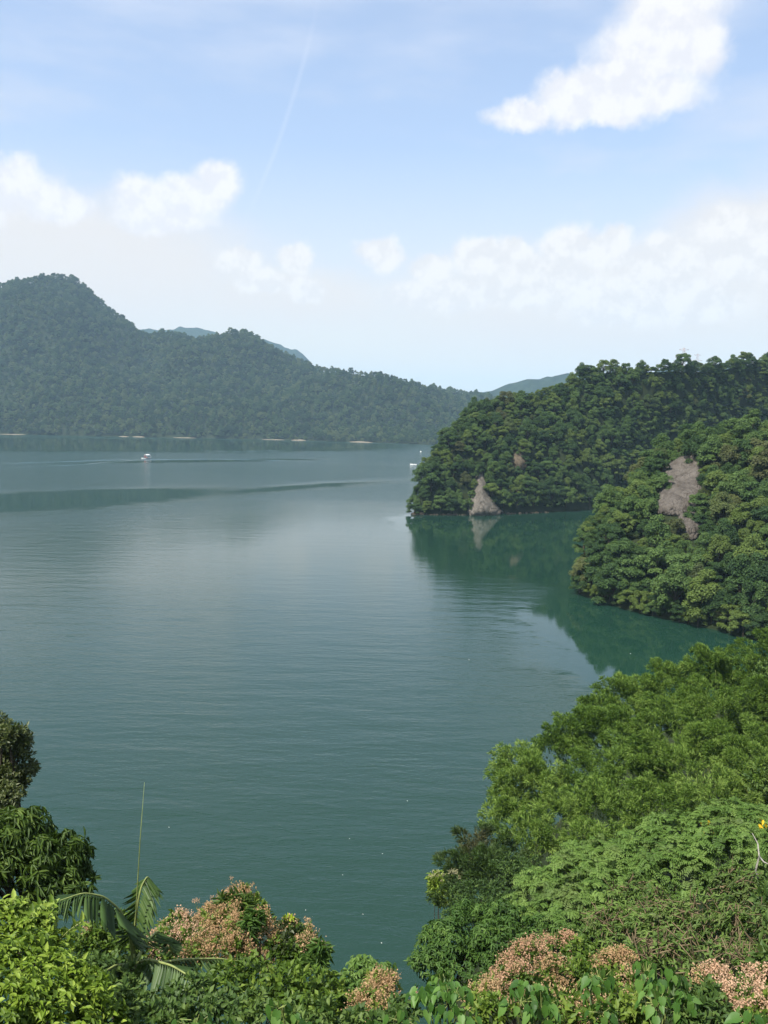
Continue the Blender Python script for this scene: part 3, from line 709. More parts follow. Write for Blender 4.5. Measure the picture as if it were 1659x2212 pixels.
# pale sand strips along the far shore
for i, (px, w, hgt, lab) in enumerate(((28, 60, 1.2, 'leftmost grey sand strip under the far hill'), (268, 26, 1.5, 'small pale sand strip on the far shore above the tour boat'),
                                       (300, 32, 2.2, 'tan sand bank on the far shore just above the tour boat'), (400, 60, 1.2, 'thin sand strip on the far shore right of the tour boat'),
                                       (590, 60, 1.3, 'long thin sand strip on the far shore before the brightest bank'), (645, 40, 2.6, 'bright tan sand bank on the far shore, brightest of all'),
                                       (780, 62, 2.4, 'long bright sand bank nearest the narrow inlet'))):
    az = math.atan2(*onz(px, 945)[:2]); c = far_hill.pt(az, -0.004); wd = 0.8 * w / F * math.hypot(c[0], c[1]); hgt *= 0.42
    n = 26; u = np.linspace(-1, 1, n); V = []
    for q in u:
        a2 = az + q * wd / 2 / math.hypot(c[0], c[1]); p = far_hill.pt(a2, 0.0); dd = math.hypot(p[0], p[1]); s2 = (1 - abs(q) ** 2.2)
        front = dd - (5 + 9 * s2) + 6 * float(vnoise(q * 4, i)); hh = hgt * s2 * (1 + 0.5 * float(vnoise(q * 6, i, 4)))
        for (de, z) in ((front, -0.5), (front + 2, 0.25 * hh + .1), (front + 6, 0.75 * hh + .2), (dd + 8, hh + 0.4), (dd + 14, -0.6)):
            V.append((de * math.sin(a2), de * math.cos(a2), z))
    j = (np.arange(n - 1)[:, None] * 5 + np.arange(4)[None]).ravel()
    V = np.array(V); b = V.mean(0)
    o = link('sand_bank', mesh('sand_bank', V - b, [np.stack([j, j + 5, j + 6, j + 1], 1)], M['sand'], smooth=True)); o.location = b
    tag(o, lab, 'sand bank', 'sand strips along the far shore')

# ------------------------------------------------------------------ foreground slope
def ground_z(x, y):
    x = np.asarray(x, float); y = np.asarray(y, float)
    g1 = 38.2 - 0.78 * np.clip(y, 0, None) - 0.02 * np.clip(np.abs(x + 2) - 12, 0, None)
    g2 = 2.5 + np.where(x > 10, 2.5 + 0.42 * (x - 10), 1.1 * (x - 10) + 2.5) - 0.30 * np.clip(y - 55, 0, None)
    g2 = np.minimum(g2, 24)
    g = np.maximum(g1, g2) + 0.7 * fbm(x / 5, y / 5, 3, 77)
    return np.maximum(g, -6.0)
xs = np.linspace(-45, 75, 130); ys = np.linspace(-14, 110, 130)
X, Y = np.meshgrid(xs, ys, indexing='ij'); V = np.stack([X, Y, ground_z(X, Y)], -1).reshape(-1, 3)
i = (np.arange(129)[:, None] * 130 + np.arange(129)[None]).ravel()
tag(link('bank_slope', mesh('bank_slope', V, [np.stack([i, i + 130, i + 131, i + 1], 1)], M['soil'], smooth=True)), 'steep overgrown bank under the foreground plants', 'slope', kind='structure')

UP = np.array([0, 0, 1.0])
def lobe3(px, py, d, rx, ry):
    c = at(px, py, d); dist = np.linalg.norm(c - [0, 0, CAMZ]); k = dist / F
    return c, np.array([rx * k, (rx * 0.6 + ry * 0.4) * k, ry * k])
def sublobes(r, lobes, n, fr=(0.32, 0.5)):
    """bumpy surface: each big lobe is covered by small ones"""
    out = []
    for L in lobes:
        c, rad = lobe3(*L); m = rad.min()
        out.append((c, rad * 0.72, UP))
        dd = rdir(r, n); dd[:, 2] = np.where(dd[:, 2] < -0.45, -dd[:, 2], dd[:, 2])
        for q in dd:
            a = r.uniform(*fr) * m; out.append((c + q * (rad - a * 0.55), np.array([a, a, a * 0.85]), norm(q * [1, 1, 0.7] + UP * 0.5)))
    return out
def tips_on(r, subs, dens, shell=(0.8, 1.0), elong=1.0):
    P, O = [], []
    for (c, rad, A) in subs:
        ar = 4 * math.pi * (rad[0] * rad[2]) * (0.5 + 0.5 * elong); n = max(4, int(ar * dens))
        d = rdir(r, n); u = r.uniform(*shell, n)[:, None]
        e = d * rad
        if elong != 1.0: e = e + (e @ A)[:, None] * A[None] * (elong - 1)
        P.append(c + e * u); O.append(norm(d / rad * rad.mean()))
    return np.concatenate(P), np.concatenate(O)
def tint_of(r, P, scale=0.7, amt=0.22, sd=0.17):
    n = len(P); low = vnoise(P[:, 0] / scale + P[:, 2] / scale * .7, P[:, 1] / scale - P[:, 2] / scale, 5)
    return np.clip(0.5 + amt * 2 * low + r.normal(0, sd, n), 0, 1)
def perp(A):
    a = norm(np.cross(A, np.array([0.37, 0.81, 0.45]))); return a, np.cross(A, a)
def rosettes(mb, r, P, O, nleaf, L, W, lift=0.25, droop=0.25, shape='lance', upw=0.7, tint=None, jit=0.25):
    A = norm(O * 0.7 + UP * upw + rdir(r, len(P)) * 0.35); a, b = perp(A)
    tn = tint_of(r, P) if tint is None else tint
    for k in range(nleaf):
        th = 2 * np.pi * k / nleaf + r.uniform(0, 6.28) + r.normal(0, jit, len(P))
        D = np.cos(th)[:, None] * a + np.sin(th)[:, None] * b + A * (lift + r.normal(0, 0.2, len(P)))[:, None] - UP * droop
        N = norm(A + rdir(r, len(P)) * 0.3)
        leaves(mb, P + A * r.uniform(-0.25, 0.15, len(P))[:, None] * L, D, N, L * r.uniform(0.7, 1.2, len(P)), W * r.uniform(0.8, 1.15, len(P)), shape, np.clip(tn + r.normal(0, .1, len(P)), 0, 1))
def sprays(mb, r, P, O, nleaf, L, W, droop=0.3, spread=0.7, shape='leaf', sc_=0.7):
    A = norm(O * 0.8 + UP * 0.25 + rdir(r, len(P)) * 0.45); tn = tint_of(r, P, sc_)
    for k in range(nleaf):
        D = A + rdir(r, len(P)) * spread - UP * droop
        N = norm(UP * 0.7 + O * 0.5 + rdir(r, len(P)) * 0.6)
        leaves(mb, P + A * (k / nleaf - 0.4) * L * 0.8 + rdir(r, len(P)) * L * 0.12, D, N, L * r.uniform(0.65, 1.2, len(P)), W * r.uniform(0.8, 1.2, len(P)), shape, np.clip(tn + r.normal(0, .12, len(P)), 0, 1))
def pinnate(mb, r, P, O, ncomp, npair, RL, L, W):
    A = norm(O * 0.6 + UP * 0.7 + rdir(r, len(P)) * 0.3); a, b = perp(A); tn = tint_of(r, P, 0.8, 0.2)
    for c in range(ncomp):
        th = 2 * np.pi * c / ncomp + r.uniform(0, 6.28, len(P))
        Dr = norm(np.cos(th)[:, None] * a + np.sin(th)[:, None] * b + A * 0.55); S = norm(np.cross(UP + A * .3, Dr)); rl = RL * r.uniform(0.7, 1.2, len(P))[:, None]
        for k in range(npair):
            f = (k + 0.8) / npair; q = P + Dr * rl * f - UP * rl * 0.42 * f * f; dr = norm(Dr - UP * 0.8 * f)
            for sgn in (-1, 1):
                leaves(mb, q, S * sgn * 0.85 + dr * 0.55 - UP * 0.25, norm(np.cross(dr, S) * np.sign(np.cross(dr, S)[:, 2:3] + 1e-6) + rdir(r, len(P)) * 0.25), L * (1 - 0.3 * f) * r.uniform(.8, 1.15, len(P)), W, 'leaf', np.clip(tn + r.normal(0, .08, len(P)), 0, 1))
def flowerheads(mb, r, P, O, n, spread, s):
    for k in range(n):
        q = P + rdir(r, len(P)) * spread * r.uniform(0.2, 1, (len(P), 1)) + UP * spread * 0.4
        leaves(mb, q, rdir(r, len(P)) + UP * .3, rdir(r, len(P)) + UP * .5, s * r.uniform(.6, 1.3, len(P)), s * r.uniform(.5, 1, len(P)), 'leaf', np.clip(r.normal(.5, .2, len(P)), 0, 1))
def stems(wood, r, lobes, base, rad, k=5, trunkto=0.35):
    cs = [lobe3(*L)[0] for L in lobes]; top = np.mean(cs, 0); fork = base + (top - base) * (1 - trunkto) ; fork = fork * [1, 1, 1]
    mid = (base + fork) / 2 + r.normal(0, 0.04, 3) * np.linalg.norm(fork - base)
    wood.tube([base - UP * 0.6, mid, fork], [rad, rad * .8, rad * .6], 7)
    for c in cs:
        for q in range(3):
            e = c + rdir(r, 1)[0] * lobe3(*lobes[0])[1].min() * 0.6
            wood.tube([fork, (fork + e) / 2 + r.normal(0, .1, 3) * np.linalg.norm(e - fork) * .5, e], [rad * .5, rad * .35, rad * .12], k, cap=False)
def base_under(lobes, dx=0.0, dy=0.0):
    c = np.mean([lobe3(*L)[0] for L in lobes], 0); x, y = c[0] + dx, c[1] + dy
    return np.array([x, y, float(ground_z(x, y))])
def plant(name, label, cat, group, lobes, fill, mat, woodmat, rad, seed, crown='crown', woodname='trunk', nsub=14, dx=0, dy=0.3, fr=(0.32, 0.5)):
    r = np.random.default_rng(seed); b = base_under(lobes, dx, dy); t = empty(name, b); tag(t, label, cat, group)
    subs = sublobes(r, lobes, nsub, fr); mb = MB(); fill(mb, r, subs)
    mb.build(crown, M[mat], t, off=b)
    wd = MB(); stems(wd, r, lobes, b, rad); wd.build(woodname, M[woodmat], t, smooth=True, off=b)
    return t, b, subs, r

# bamboo on the spur: plumes of narrow leaves
def fill_bamboo(dens):
    def f(mb, r, subs):
        for (c, rad, A) in subs:
            core = A is UP; a = rad[0]
            n = int((4 if core else 13) * a * a * dens * (0.9 if core else 1.0)); u = r.uniform(-1, 1, n)
            ln = a * (1.0 if core else 2.1); wid = a * (1.0 if core else 0.75) * np.sqrt(np.clip(1 - u ** 2, 0.05, 1)) * (1 - 0.35 * (u + 1) / 2 * (not core))
            ax = norm(A + rdir(r, 1)[0] * 0.25); p1, p2 = perp(ax[None]); th = r.uniform(0, 6.28, n); O = np.cos(th)[:, None] * p1 + np.sin(th)[:, None] * p2
            P = c + ax * (u * ln)[:, None] + O * (wid * r.uniform(0.55, 1, n))[:, None] - UP * (0.28 * a * np.clip(u, 0, 1) ** 2 * 2)[:, None]
            tn = np.clip(tint_of(r, P, 0.9) + r.normal(0, 0.12), 0, 1)
            for k in range(6):
                D = ax * 0.75 + O * 0.55 + rdir(r, n) * 0.5 - UP * 0.22
                leaves(mb, P + rdir(r, n) * 0.07, D, norm(UP * 0.7 + O * 0.4 + rdir(r, n) * 0.6), 0.29 * r.uniform(0.65, 1.2, n), 0.036 * r.uniform(0.8, 1.2, n), 'leaf', np.clip(tn + r.normal(0, .12, n), 0, 1))
    return f
BAM = [
    ('clump at the frame edge highest on the spur', [(1655, 1420, 74, 55, 45), (1615, 1490, 72, 70, 50), (1660, 1560, 68, 60, 80)]),
    ('clump with two upright plumes against the dark cove water', [(1535, 1450, 72, 42, 45), (1475, 1480, 72, 55, 38), (1560, 1540, 66, 75, 60), (1430, 1445, 73, 26, 16)]),
    ('clump reaching over the cove beside the dark reflection', [(1400, 1510, 68, 52, 42), (1335, 1500, 66, 42, 34), (1300, 1530, 65, 40, 26), (1440, 1580, 62, 90, 60), (1365, 1555, 64, 55, 42)]),
    ('clump beside the red float', [(1310, 1590, 60, 62, 48), (1275, 1565, 60, 36, 30), (1350, 1660, 56, 90, 60)]),
    ('clump with a low plume left of the red float', [(1215, 1575, 58, 32, 26), (1235, 1620, 58, 52, 30), (1190, 1620, 57, 42, 26), (1260, 1690, 54, 80, 50)]),
    ('clump leaning farthest out over the lake', [(1120, 1640, 53, 48, 26), (1085, 1665, 53, 24, 20), (1150, 1690, 51, 75, 48), (1110, 1720, 50, 40, 30)]),
    ('broad clump in the middle of the bamboo stand', [(1490, 1670, 55, 105, 70), (1600, 1640, 57, 80, 70)]),
    ('clump at the frame edge in the lower bamboo stand', [(1630, 1690, 52, 60, 60), (1560, 1730, 50, 90, 45)]),
    ('low clump at the lake edge of the stand', [(1090, 1770, 48, 40, 34), (1140, 1800, 46, 70, 40), (1200, 1760, 48, 80, 45)]),
    ('low clump above the pale green shrubs', [(1310, 1760, 48, 95, 50), (1420, 1745, 48, 80, 45), (1270, 1820, 45, 80, 36)]),
]
for i, (lab, lobes) in enumerate(BAM):
    r = np.random.default_rng(300 + i); b = base_under(lobes, 2.5, 1.5); t = empty('bamboo', b)
    tag(t, 'feathery green bamboo ' + lab, 'bamboo', 'bamboo clumps on the spur')
    subs = [(c, a, A if A is UP else norm(A * [1, 1, .6] + np.array([-.5, -.1, .35]))) for (c, a, A) in sublobes(r, lobes, 19, (0.22, 0.36))]; mb = MB(); fill_bamboo(24)(mb, r, subs); mb.build('foliage', M['bamboo'], t, off=b)
    for q in range(7):                       # arching culms
        c, rad = lobe3(*lobes[q % len(lobes)]); e = c + rdir(r, 1)[0] * rad * 0.8; b2 = b + r.normal(0, .5, 3) * [1, 1, 0]
        md = b2 + (e - b2) * [0.35, 0.35, 0.75]
        u = np.linspace(0, 1, 9)[:, None]; pts = (1 - u) ** 2 * b2 + 2 * u * (1 - u) * md + u * u * e
        MB().tube(pts, np.linspace(0.055, 0.012, 9), 6).build('culm', M['culm'], t, smooth=True, off=b)
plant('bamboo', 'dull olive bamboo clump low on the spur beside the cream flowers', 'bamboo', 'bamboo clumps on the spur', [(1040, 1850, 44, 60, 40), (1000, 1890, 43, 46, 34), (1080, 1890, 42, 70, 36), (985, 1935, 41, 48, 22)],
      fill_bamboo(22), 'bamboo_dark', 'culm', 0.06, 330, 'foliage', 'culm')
t, b, subs, r = plant('flowering_shrub', 'small shrub with cream flower heads at the lake edge of the bamboo', 'shrub', None, [(948, 1905, 42, 22, 14), (960, 1930, 42, 30, 16)],
      lambda mb, r, s: sprays(mb, r, *tips_on(r, s, 26), 6, 0.26, 0.10), 'bright', 'bark', 0.05, 331, 'foliage', 'stem')
mb = MB(); P, O = tips_on(r, sublobes(r, [(950, 1898, 41.5, 22, 9), (985, 1890, 41.5, 16, 8)], 6), 9); flowerheads(mb, r, P, O, 7, 0.14, 0.06); mb.build('flowers', M['white_fl'], t, off=b)

# pale green shrubs with feathered leaves
def fill_pinnate(dens=6.5, RL=0.34, L=0.125, W=0.044, nc=5, npair=6):
    return lambda mb, r, s: pinnate(mb, r, *tips_on(r, s, dens, (0.7, 1.0)), nc, npair, RL, L, W)
PIN = [
    ('with yellow leaves near the frame edge', [(1600, 1765, 29, 62, 38), (1530, 1790, 28, 70, 40), (1640, 1800, 28, 40, 46), (1590, 1840, 26.5, 90, 46)]),
    ('just left of the one with yellow leaves', [(1440, 1810, 28, 70, 34), (1390, 1850, 27, 75, 40), (1480, 1880, 26, 90, 48)]),
    ('in the middle of the row below the bamboo', [(1290, 1860, 27, 75, 36), (1230, 1900, 26, 60, 38), (1330, 1930, 25, 90, 48)]),
    ('at the lake end of the row below the bamboo', [(1160, 1925, 26, 50, 34), (1190, 1965, 25, 75, 40), (1240, 1985, 24, 70, 40)]),
]
for i, (lab, lobes) in enumerate(PIN):
    t, b, subs, r = plant('feathered_shrub', 'light green shrub of feathered leaves ' + lab, 'shrub', 'light green shrubs below the bamboo', lobes, fill_pinnate(), 'pinnate', 'bark', 0.09, 340 + i, 'foliage', 'stem', 16)
    if i == 0:
        for (px, py, n) in ((1528, 1785, 11), (1648, 1777, 5)):
            c = at(px, py, 26.9 if px < 1600 else 26.6)
            for q in range(n):
                mb = MB(); D = norm(r.normal(0, .6, (1, 3)) - UP * .8); leaves(mb, c[None] + r.normal(0, .09, (1, 3)), D, r.normal(0, .4, (1, 3)) - [[0, 1, -.3]], 0.17, 0.075, 'lance', 0.5); mb.build('yellow_leaf', M['yellow'], t, off=b)
        # bare pale branch
        pts = [at(1640, 1905, 25), at(1632, 1880, 25), at(1640, 1850, 25), at(1637, 1822, 25.2), at(1625, 1800, 25.5)]
        MB().tube(pts, [.032, .028, .024, .018, .010], 6).tube([pts[2], at(1650, 1862, 24.6), at(1663, 1868, 24.4)], [.03, .02, .012], 5).build('bare_branch', M['palebark'], t, smooth=True, off=b)
DEN = [('at the lake edge above the heart-leaved sapling', [(960, 2040, 23, 50, 40), (1010, 2000, 24, 62, 40), (930, 2090, 22, 42, 40), (1000, 2090, 22, 80, 50)]),
       ('above the pink flower heads', [(1080, 1990, 24, 60, 34), (1090, 2040, 22.5, 70, 44), (1170, 2020, 23, 60, 30)])]
for i, (lab, lobes) in enumerate(DEN):
    plant('glossy_shrub', 'dense glossy mid green shrub ' + lab, 'shrub', 'glossy shrubs at the lake edge', lobes, lambda mb, r, s: rosettes(mb, r, *tips_on(r, s, 25, (0.72, 1.0)), 6, 0.15, 0.046, 0.2, 0.45), 'dense', 'bark', 0.1, 350 + i, 'foliage', 'stem', 18)
TWI = [('with brown twigs in the middle below the feathered shrubs', [(1400, 1960, 22, 85, 50), (1330, 2010, 21, 70, 44), (1450, 2020, 20, 80, 55)]),
       ('with brown twigs nearest the frame edge', [(1600, 1950, 22, 75, 60), (1540, 2010, 20, 80, 60), (1640, 2030, 19, 60, 60)]),
       ('low behind the heart-leaved saplings', [(1500, 2080, 17.5, 90, 40), (1390, 2070, 17.5, 60, 36), (1620, 2090, 17, 70, 36)])]
for i, (lab, lobes) in enumerate(TWI):
    t, b, subs, r = plant('twiggy_shrub', 'grey green shrub ' + lab, 'shrub', 'twiggy shrubs', lobes, lambda mb, r, s: rosettes(mb, r, *tips_on(r, s, 22, (0.6, 1.0)), 5, 0.135, 0.045, 0.35, 0.2), 'twiggy', 'bark', 0.08, 360 + i, 'foliage', 'stem', 16)
    mb = MB(); P, O = tips_on(r, subs, 1.5, (0.75, 1.05))
    for p, o in zip(P, O): mb.tube([p - o * .5, p - o * .1 + rdir(r, 1)[0] * .1, p + o * .15], [.014, .010, .004], 4, cap=False)
    mb.build('twigs', M['twig'], t, off=b)['kind'] = 'stuff'

# climbers in pink flower
def pink_bush(label, lobes, seed, frac=0.6, dens=34, mat='pink', L=0.10, tall=None):
    t, b, subs, r = plant('flowering_climber', label, 'flowering bush', 'bushes under pink flower heads', lobes, lambda mb, r, s: sprays(mb, r, *tips_on(r, s, 34, (0.6, 0.97)), 6, L, L * 0.55, 0.2, 0.9, 'leaf', 0.4), 'vine', 'bark', 0.06, seed, 'foliage', 'stem', 18)
    mb = MB(); P, O = tips_on(r, subs, dens, (0.95, 1.06)); w = vnoise(P[:, 0] * 1.5 + P[:, 2] * 1.1, P[:, 1] * .7 + P[:, 2] * 1.6, seed)
    keep = (w + 0.5 + 0.15 * O[:, 2] > 1 - frac) & (O[:, 2] > -0.4); flowerheads(mb, r, P[keep], O[keep], 30, 0.11, 0.033); mb.build('flowers', M[mat], t, off=b)
    return t, b, subs, r
pink_bush('bush heaped with pink flowers behind the heart-leaved saplings', [(1200, 2065, 17, 60, 30), (1140, 2095, 16, 50, 36), (1110, 2140, 15, 45, 40)], 370, 0.8)
pink_bush('green and pink climber mound just right of the pinkest heap', [(1265, 2070, 16.5, 36, 36), (1240, 2120, 15, 70, 44), (1330, 2130, 14, 50, 50)], 371, 0.42, mat='pinkred')
pink_bush('pink flower heap in the lower frame corner by the saplings', [(1650, 2140, 12.5, 40, 34), (1600, 2175, 12, 50, 36), (1650, 2200, 11.5, 50, 40), (1545, 2120, 13, 20, 20)], 372, 0.75)
pink_bush('tall mound of vines and pink flowers at the middle of the bank', [(520, 1965, 16.5, 46, 36), (490, 2010, 16, 58, 46), (545, 2020, 15.5, 62, 46), (480, 2060, 15, 80, 40)], 373, 0.68, mat='pinkred')
pink_bush('low vine mound with pink flowers beside the glossy rosette plant', [(640, 2030, 15.5, 38, 32), (655, 2075, 15, 44, 40), (600, 2075, 15, 60, 36)], 374, 0.52, mat='pinkred')
pink_bush('wispy pink flowering bush right of the upright palm frond', [(380, 2015, 16.5, 36, 34), (355, 2045, 16, 36, 36), (400, 2050, 15.5, 46, 40)], 375, 0.7)
pink_bush('pink flowering bush in the shade behind the palm', [(240, 2020, 17, 50, 40), (200, 2050, 17, 50, 40), (280, 2060, 16, 40, 40)], 376, 0.4, mat='pinkred')
pink_bush('small pink flowering bush below the dark leafy tree by the gap', [(820, 2140, 13.2, 34, 30), (790, 2185, 12.6, 46, 34)], 377, 0.5, mat='pinkred')
pink_bush('faded pink flower tangle at the bottom between the saplings', [(1060, 2170, 12.6, 40, 36), (1225, 2180, 12.2, 50, 30), (1270, 2205, 11.4, 60, 24)], 378, 0.6, mat='pinkred')
pink_bush('faded pink flower patch right of the tall sapling', [(1350, 2150, 13, 40, 40), (1370, 2200, 12, 40, 30), (1530, 2150, 13, 34, 34)], 379, 0.5, mat='pinkred')
# wisps standing out of the mounds
for (px, py, d, n, lab) in ((512, 1925, 16.6, 9, 'thin wisp of pink grass flowers on top of the tall vine mound'), (440, 1965, 16.4, 14, 'loose pink flower wisps at the lake side of the tall vine mound'), (410, 2000, 16.3, 12, 'pale wisps between the wispy bush and the tall mound'),
                           (870, 2150, 13, 9, 'pink grass wisps by the water gap')):
    r = np.random.default_rng(int(px)); c = at(px, py, d); b = np.array([c[0], c[1], c[2] - 0.75]); t = tag(empty('grass_tuft', b), lab, 'grass')
    st = MB(); fl = MB()
    for q in range(n):
        e = c + r.normal(0, 1, 3) * [.16, .16, .12]; st.tube([b + r.normal(0, .05, 3), (b + e) / 2 + r.normal(0, .03, 3), e], [.006, .005, .003], 4, cap=False)
        flowerheads(fl, r, np.repeat(e[None], 4, 0), None, 7, 0.06, 0.024)
    st.build('stalks', M['rachis'], t, off=b)['kind'] = 'stuff'; fl.build('flowers', M['pink'], t, off=b)['kind'] = 'stuff'

# trees at the left edge
plant('small_leaved_tree', 'dark small-leaved tree top at the frame edge above the drooping tree', 'tree', None, [(18, 1590, 26, 34, 30), (46, 1612, 26, 20, 22), (30, 1660, 26, 38, 34), (12, 1700, 26, 44, 40), (-40, 1640, 27, 70, 80), (5, 1735, 25, 36, 34)],
      lambda mb, r, s: sprays(mb, r, *tips_on(r, s, 30, (0.5, 1.0)), 6, 0.14, 0.06, 0.15, 0.9), 'smalltree', 'bark', 0.16, 380, 'crown', 'trunk', 18)
plant('drooping_tree', 'tree with long drooping glossy leaves at the frame edge above the palm', 'tree', None, [(50, 1795, 22.5, 56, 44), (120, 1835, 22, 60, 40), (160, 1870, 22, 42, 50), (60, 1870, 22, 70, 50), (130, 1920, 21.5, 62, 40), (10, 1830, 22.5, 60, 70), (-50, 1860, 23, 80, 90)],
      lambda mb, r, s: rosettes(mb, r, *tips_on(r, s, 11, (0.75, 1.0)), 9, 0.27, 0.055, 0.15, 0.75), 'mango', 'bark', 0.2, 381, 'crown', 'trunk', 17)
plant('leafy_tree', 'small dark tree with shiny leaves beside the gap of water', 'tree', None, [(770, 2095, 14, 34, 28), (815, 2100, 14, 34, 28), (765, 2150, 13.4, 34, 44), (745, 2190, 13, 30, 40)],
      lambda mb, r, s: rosettes(mb, r, *tips_on(r, s, 34, (0.7, 1.0)), 6, 0.12, 0.045, 0.1, 0.6), 'dense', 'bark', 0.06, 382, 'crown', 'trunk', 14)
def rosette_plant(label, lobes, seed, L, W, mat):
    plant('rosette_plant', label, 'plant', None, lobes, lambda mb, r, s: rosettes(mb, r, *tips_on(r, s, 9, (0.4, 0.8)), 11, L, W, 0.35, 0.3), mat, 'bark', 0.04, seed, 'foliage', 'stem', 6)
rosette_plant('dark glossy plant of long narrow leaves at the end of the vine mound', [(685, 2068, 14.6, 26, 34)], 383, 0.26, 0.05, 'dense')
rosette_plant('dark rosette of narrow leaves on the lake side of the tall mound', [(545, 2000, 15.2, 22, 24)], 384, 0.22, 0.045, 'dense')
rosette_plant('rosette of narrow leaves crowning the tall vine mound', [(505, 1955, 16.2, 34, 16)], 385, 0.24, 0.04, 'mango')
plant('sprig', 'lime green leafy tip sticking up between the two vine mounds', 'plant', None, [(625, 1990, 15.6, 7, 8)], lambda mb, r, s: sprays(mb, r, *tips_on(r, s, 60), 5, 0.10, 0.05), 'lime', 'bark', 0.015, 386, 'foliage', 'stem', 4)
plant('leafy_shrub', 'dark leafy shrub below the lime green tip', 'shrub', None, [(622, 2020, 15.4, 22, 26), (625, 2055, 15, 24, 30)], lambda mb, r, s: sprays(mb, r, *tips_on(r, s, 34), 5, 0.13, 0.06), 'smalltree', 'bark', 0.03, 387, 'foliage', 'stem', 8)

# low growth along the bottom of the picture
LOW = [('dark green thicket under the bamboo beside the cream flowers', [(1035, 1945, 39, 60, 34), (1120, 1890, 41, 60, 34), (1090, 1960, 33, 60, 30), (1000, 1975, 36, 40, 26)], 'under'),
       ('vine covered bank below the tall mound', [(560, 2120, 13, 80, 34), (620, 2150, 12.5, 70, 40), (500, 2140, 12.5, 70, 40)], 'vine'),
       ('yellow green tangle below the glossy rosette plant', [(690, 2150, 12.8, 46, 40), (670, 2195, 12, 66, 36)], 'vine'),
       ('dark tangle between the palm and the bright bush', [(240, 2110, 14, 56, 44), (290, 2150, 13, 60, 44), (250, 2190, 12, 60, 34)], 'under'),
       ('tangled green weeds under the low palm frond', [(400, 2170, 11.5, 80, 36), (480, 2195, 11, 80, 30), (350, 2205, 11, 60, 30)], 'under'),
       ('green weeds in the bottom middle', [(580, 2200, 10.8, 80, 30), (700, 2215, 10.6, 70, 24)], 'under'),
       ('green weeds beside the water gap', [(860, 2200, 11.5, 44, 26), (800, 2220, 11, 60, 20)], 'under'),
       ('weedy patch between the heart-leaved saplings', [(1060, 2190, 12, 44, 30), (1210, 2190, 11.5, 60, 26), (1360, 2180, 12, 50, 36), (1280, 2210, 11, 80, 20)], 'vine'),
       ('weedy patch at the foot of the corner flowers', [(1510, 2180, 11.6, 50, 44), (1560, 2215, 11, 80, 24)], 'under')]
for i, (lab, lobes, mt) in enumerate(LOW):
    plant('low_shrub', lab, 'undergrowth', 'low growth along the bank', lobes, lambda mb, r, s: sprays(mb, r, *tips_on(r, s, 34, (0.5, 1.0)), 5, 0.125, 0.062, 0.25, 0.9, 'leaf', 0.4), mt, 'bark', 0.03, 390 + i, 'foliage', 'stem', 16)

# single large leaves, each its own piece
def leaf_mesh(shape, W, mat, tint):
    mb = MB(); leaves(mb, np.zeros((1, 3)), np.array([[1., 0, 0]]), np.array([[0, 0, 1.]]), 1.0, W, shape, tint); return mb.mesh(shape + '_leaf', mat)
def leaf_objs(parent, base, name, meshes, P, D, N, L, r):
    D, S, N2 = frames(D, N)
    for i in range(len(P)):
        o = link(name, meshes[int(r.integers(len(meshes)))], parent); l = float(L[i])
        m = Matrix(((D[i, 0], S[i, 0], N2[i, 0], 0), (D[i, 1], S[i, 1], N2[i, 1], 0), (D[i, 2], S[i, 2], N2[i, 2], 0), (0, 0, 0, 1)))
        m = m @ Matrix.Scale(l, 4); m.translation = Vector(P[i] - base); o.matrix_local = m
HEART = [leaf_mesh('heart', 0.66, M['heart'], v) for v in (0.0, 0.25, 0.45, 0.7, 1.0)]
FOLD = [leaf_mesh('lance', 0.13, M['white_fl'], v) for v in (0.3, 0.6)] ; 
M['palefold'] = leaf_mat('pale_leaf_backs', (0.20, 0.30, 0.14), (0.27, 0.38, 0.18), (0.34, 0.45, 0.24), 0.6, 0.3, 0.2)
FOLD = [leaf_mesh('lance', 0.13, M['palefold'], v) for v in (0.3, 0.6)]
SAP = [('at the lake edge in front of the glossy shrub', [(960, 2125, 11.2, 46, 22), (915, 2150, 11, 30, 30), (975, 2160, 10.8, 46, 34), (1000, 2200, 10.4, 50, 24)], 120),
       ('in front of the pinkest flower heap', [(1150, 2130, 11, 34, 18), (1125, 2160, 10.6, 32, 28), (1170, 2172, 10.6, 34, 28)], 70),
       ('small and low among weeds between the bigger saplings', [(1295, 2108, 12, 30, 16), (1275, 2128, 11.8, 22, 22)], 34),
       ('low at the bottom below the mound of pink and green climbers', [(1300, 2185, 10.8, 26, 20)], 18),
       ('tall in front of the twiggy shrubs', [(1395, 2098, 11.8, 28, 22), (1440, 2120, 11.4, 36, 28), (1420, 2165, 11, 34, 30), (1480, 2175, 11, 24, 28)], 100),
       ('in the bottom corner below the flower heap', [(1620, 2205, 9.8, 36, 20)], 22),
       ('bright and alone at the bottom middle', [(600, 2178, 10.2, 20, 22), (640, 2205, 10, 26, 14)], 20),
       ('at the very bottom left of the water gap', [(865, 2200, 10.2, 30, 18), (800, 2225, 10, 40, 14)], 26),
       ('at the bottom under the low palm frond', [(420, 2205, 10, 40, 14), (480, 2218, 9.8, 40, 14)], 22)]
